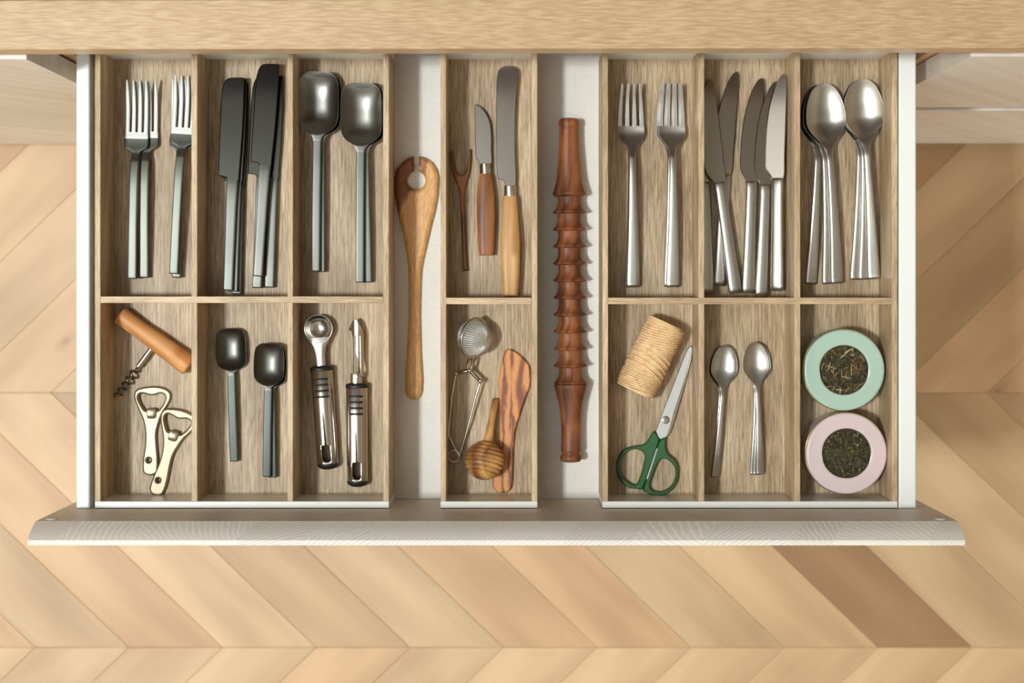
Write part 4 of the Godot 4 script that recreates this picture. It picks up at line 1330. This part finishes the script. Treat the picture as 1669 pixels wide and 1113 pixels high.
# a round tin seen from above: body, lid with a window, gilt bead, loose tea under the window
func tea_tin(at: Vector3, label: String, paint: Material, sd: int, pale: float) -> void:
	var t := thing("tea_tin", label, "tea tin", "round tea tins")
	t.position = at
	var b := MB.new()
	b.lathe([0.0, 38.0, 0.0, 38.0, 0.8, 39.6, 3, 40.0, 32.6, 40.0, 32.6, 39.0, 32.6, 1.0], 0.0, true, 64)
	part("body", b, paint, t)
	var bead := MB.new()
	bead.lathe([32.4, 39.8, 32.7, 41.2, 33.5, 41.6, 34.3, 41.2, 34.6, 40.0, 34.0, 39.0, 32.6, 39.0, 32.4, 39.8], 0.0, true, 64, 1.0, false)
	part("bead", bead, M.gold_line, t, "gilt bead")
	var lid := MB.new()
	lid.lathe([34.5, 39.4, 34.5, 40.7, 37.0, 40.7, 38.0, 40.4, 38.7, 39.6, 39.0, 38.4, 39.0, 38.4, 39.0, 26.4, 38.8, 25.6, 38.2, 25.1, 38.2, 25.1, 36.4, 25.0, 36.4, 25.0, 36.4, 38.8, 35.5, 39.2, 34.5, 39.4], 0.0, true, 72, 1.0, false)
	part("lid", lid, paint, t)
	var ring := MB.new()
	ring.lathe([36.6, 25.2, 37.8, 25.2, 37.9, 24.6, 37.0, 24.2, 36.6, 24.4, 36.6, 25.2], 0.0, true, 64, 1.0, false)
	part("window_ring", ring, M.polished_steel, t)
	var glass := MB.new()
	glass.lathe([36.6, 0.01, 36.6, 24.6, 37.0, 24.6, 37.0, 0.01], 0.0, true, 48)
	part("window", glass, M.tin_window, t)
	rng.seed = sd
	var tea := MB.new()
	tea.tint = Color(0.06, 0.05, 0.02)
	tea.lathe([32.7, 0.01, 32.7, 26.5, 33.0, 26.5, 33.2, 20, 33.4, 0.01], 0.0, true, 32)
	var olive := [Color(0.045, 0.038, 0.014), Color(0.07, 0.06, 0.024), Color(0.11, 0.088, 0.034), Color(0.06, 0.038, 0.016), Color(0.03, 0.026, 0.011), Color(0.16, 0.13, 0.05)]
	for i in 900:
		var q := Vector2.from_angle(rng.randf() * TAU) * 24.0 * sqrt(rng.randf())
		var a := rng.randf() * TAU
		tea.tint = olive[rng.randi_range(0, olive.size() - 1)]
		bit(tea, Vector3(q.x, rng.randf_range(32.8, 34.8), q.y), a, rng.randf_range(1.2, 3.4), rng.randf_range(0.4, 1.1), rng.randf_range(-0.4, 0.4))
	tea.tint = Color.WHITE
	var tm := plain("tea_leaves", Color.WHITE, 0.8)
	tm.vertex_color_use_as_albedo = true
	tag(part("loose_tea", tea, tm, t), "", "", "", "stuff")
	var chips := MB.new()
	for i in int(34 * pale) + 5:
		var q := Vector2.from_angle(rng.randf() * TAU) * 23.0 * sqrt(rng.randf())
		chips.tint = [Color(0.42, 0.33, 0.16), Color(0.30, 0.24, 0.10), Color(0.55, 0.46, 0.28), Color(0.36, 0.15, 0.05)][rng.randi_range(0, 3)]
		if pale > 0.5:
			bit(chips, Vector3(q.x + (4.0 if i % 2 else 0.0), rng.randf_range(34.4, 35.6), q.y), rng.randf() * TAU, rng.randf_range(1.2, 5.5), rng.randf_range(0.4, 0.8), rng.randf_range(-0.12, 0.12))
		else:
			chips.tint = Color(0.45, 0.28, 0.11)
			bit(chips, Vector3(q.x, rng.randf_range(34.2, 35.2), q.y), rng.randf() * TAU, rng.randf_range(0.8, 1.9), rng.randf_range(0.7, 1.5), 0.05)
	tag(part("tea_flakes", chips, tm, t), "", "", "", "stuff")


func bit(b: MB, p: Vector3, a: float, l: float, w: float, tilt: float) -> void:
	var d := Vector3(cos(a), tilt, sin(a)) * l
	var s := Vector3(-sin(a), rng.randf_range(-0.3, 0.3), cos(a)) * w
	var rows := []
	for k in [[-1.0, 0.35], [-0.4, 1.0], [0.5, 0.9], [1.0, 0.25]]:
		var c: Vector3 = p + d * k[0] + Vector3(0, 0.25 * (1.0 - k[0] * k[0]), 0)
		rows.append(PackedVector3Array([c - s * k[1], c + Vector3(0, 0.3, 0), c + s * k[1], c - Vector3(0, 0.3, 0)]))
	b.grid(rows)


func _ready() -> void:
	# lens: looks straight down, shifted towards the cook
	var cam := Camera3D.new()
	cam.name = "camera"
	cam.position = Vector3(0, EYE, 0)
	cam.rotation_degrees.x = -90
	var near := 0.05
	cam.set_frustum(1113.0 / FOCAL * near, Vector2(-3.5, -76.5) / FOCAL * near, near, 30.0)
	var ca := CameraAttributesPhysical.new()
	ca.frustum_focal_length = 50.0
	ca.frustum_focus_distance = 1.57
	ca.exposure_aperture = 5.6
	cam.attributes = ca
	add_child(cam)
	cam.make_current()
	# daylight comes in by the roof light and the added window; the sky is even
	var env := Environment.new()
	env.background_mode = Environment.BG_SKY
	var sky := Sky.new()
	var sm := ProceduralSkyMaterial.new()
	sm.sky_top_color = Color8(242, 247, 248)
	sm.sky_horizon_color = Color8(240, 247, 247)
	sm.ground_horizon_color = Color8(200, 196, 188)
	sm.ground_bottom_color = Color8(170, 164, 154)
	sm.sky_energy_multiplier = 1.6
	sm.ground_energy_multiplier = 0.8
	sky.sky_material = sm
	env.sky = sky
	env.tonemap_mode = Environment.TONE_MAPPER_LINEAR
	env.tonemap_exposure = 1.16
	env.sdfgi_enabled = true
	env.ssao_enabled = true
	env.ssil_enabled = true
	var we := WorldEnvironment.new()
	we.name = "world"
	we.environment = env
	add_child(we)
	make_materials()
	ceiling_lamp(Vector3(-1.95, 5.69, 0.3), 0.38, 18.5)
	room()
	kitchen()
	drawer_fittings()
	black_cutlery()
	steel_cutlery()
	bar_tools()
	peeling_tools()
	wooden_tools()
	tea_tools()
	string_and_scissors()
	tea_tin(Vector3(0.33052, 0.7146, 0.07555), "round mint green tea tin with a clear lid window over pale herb tea", M.mint_paint, 301, 1.0)
	tea_tin(Vector3(0.33292, 0.7146, 0.15909), "round pale pink tea tin with a clear lid window over dark tea", M.pink_paint, 302, 0.1)
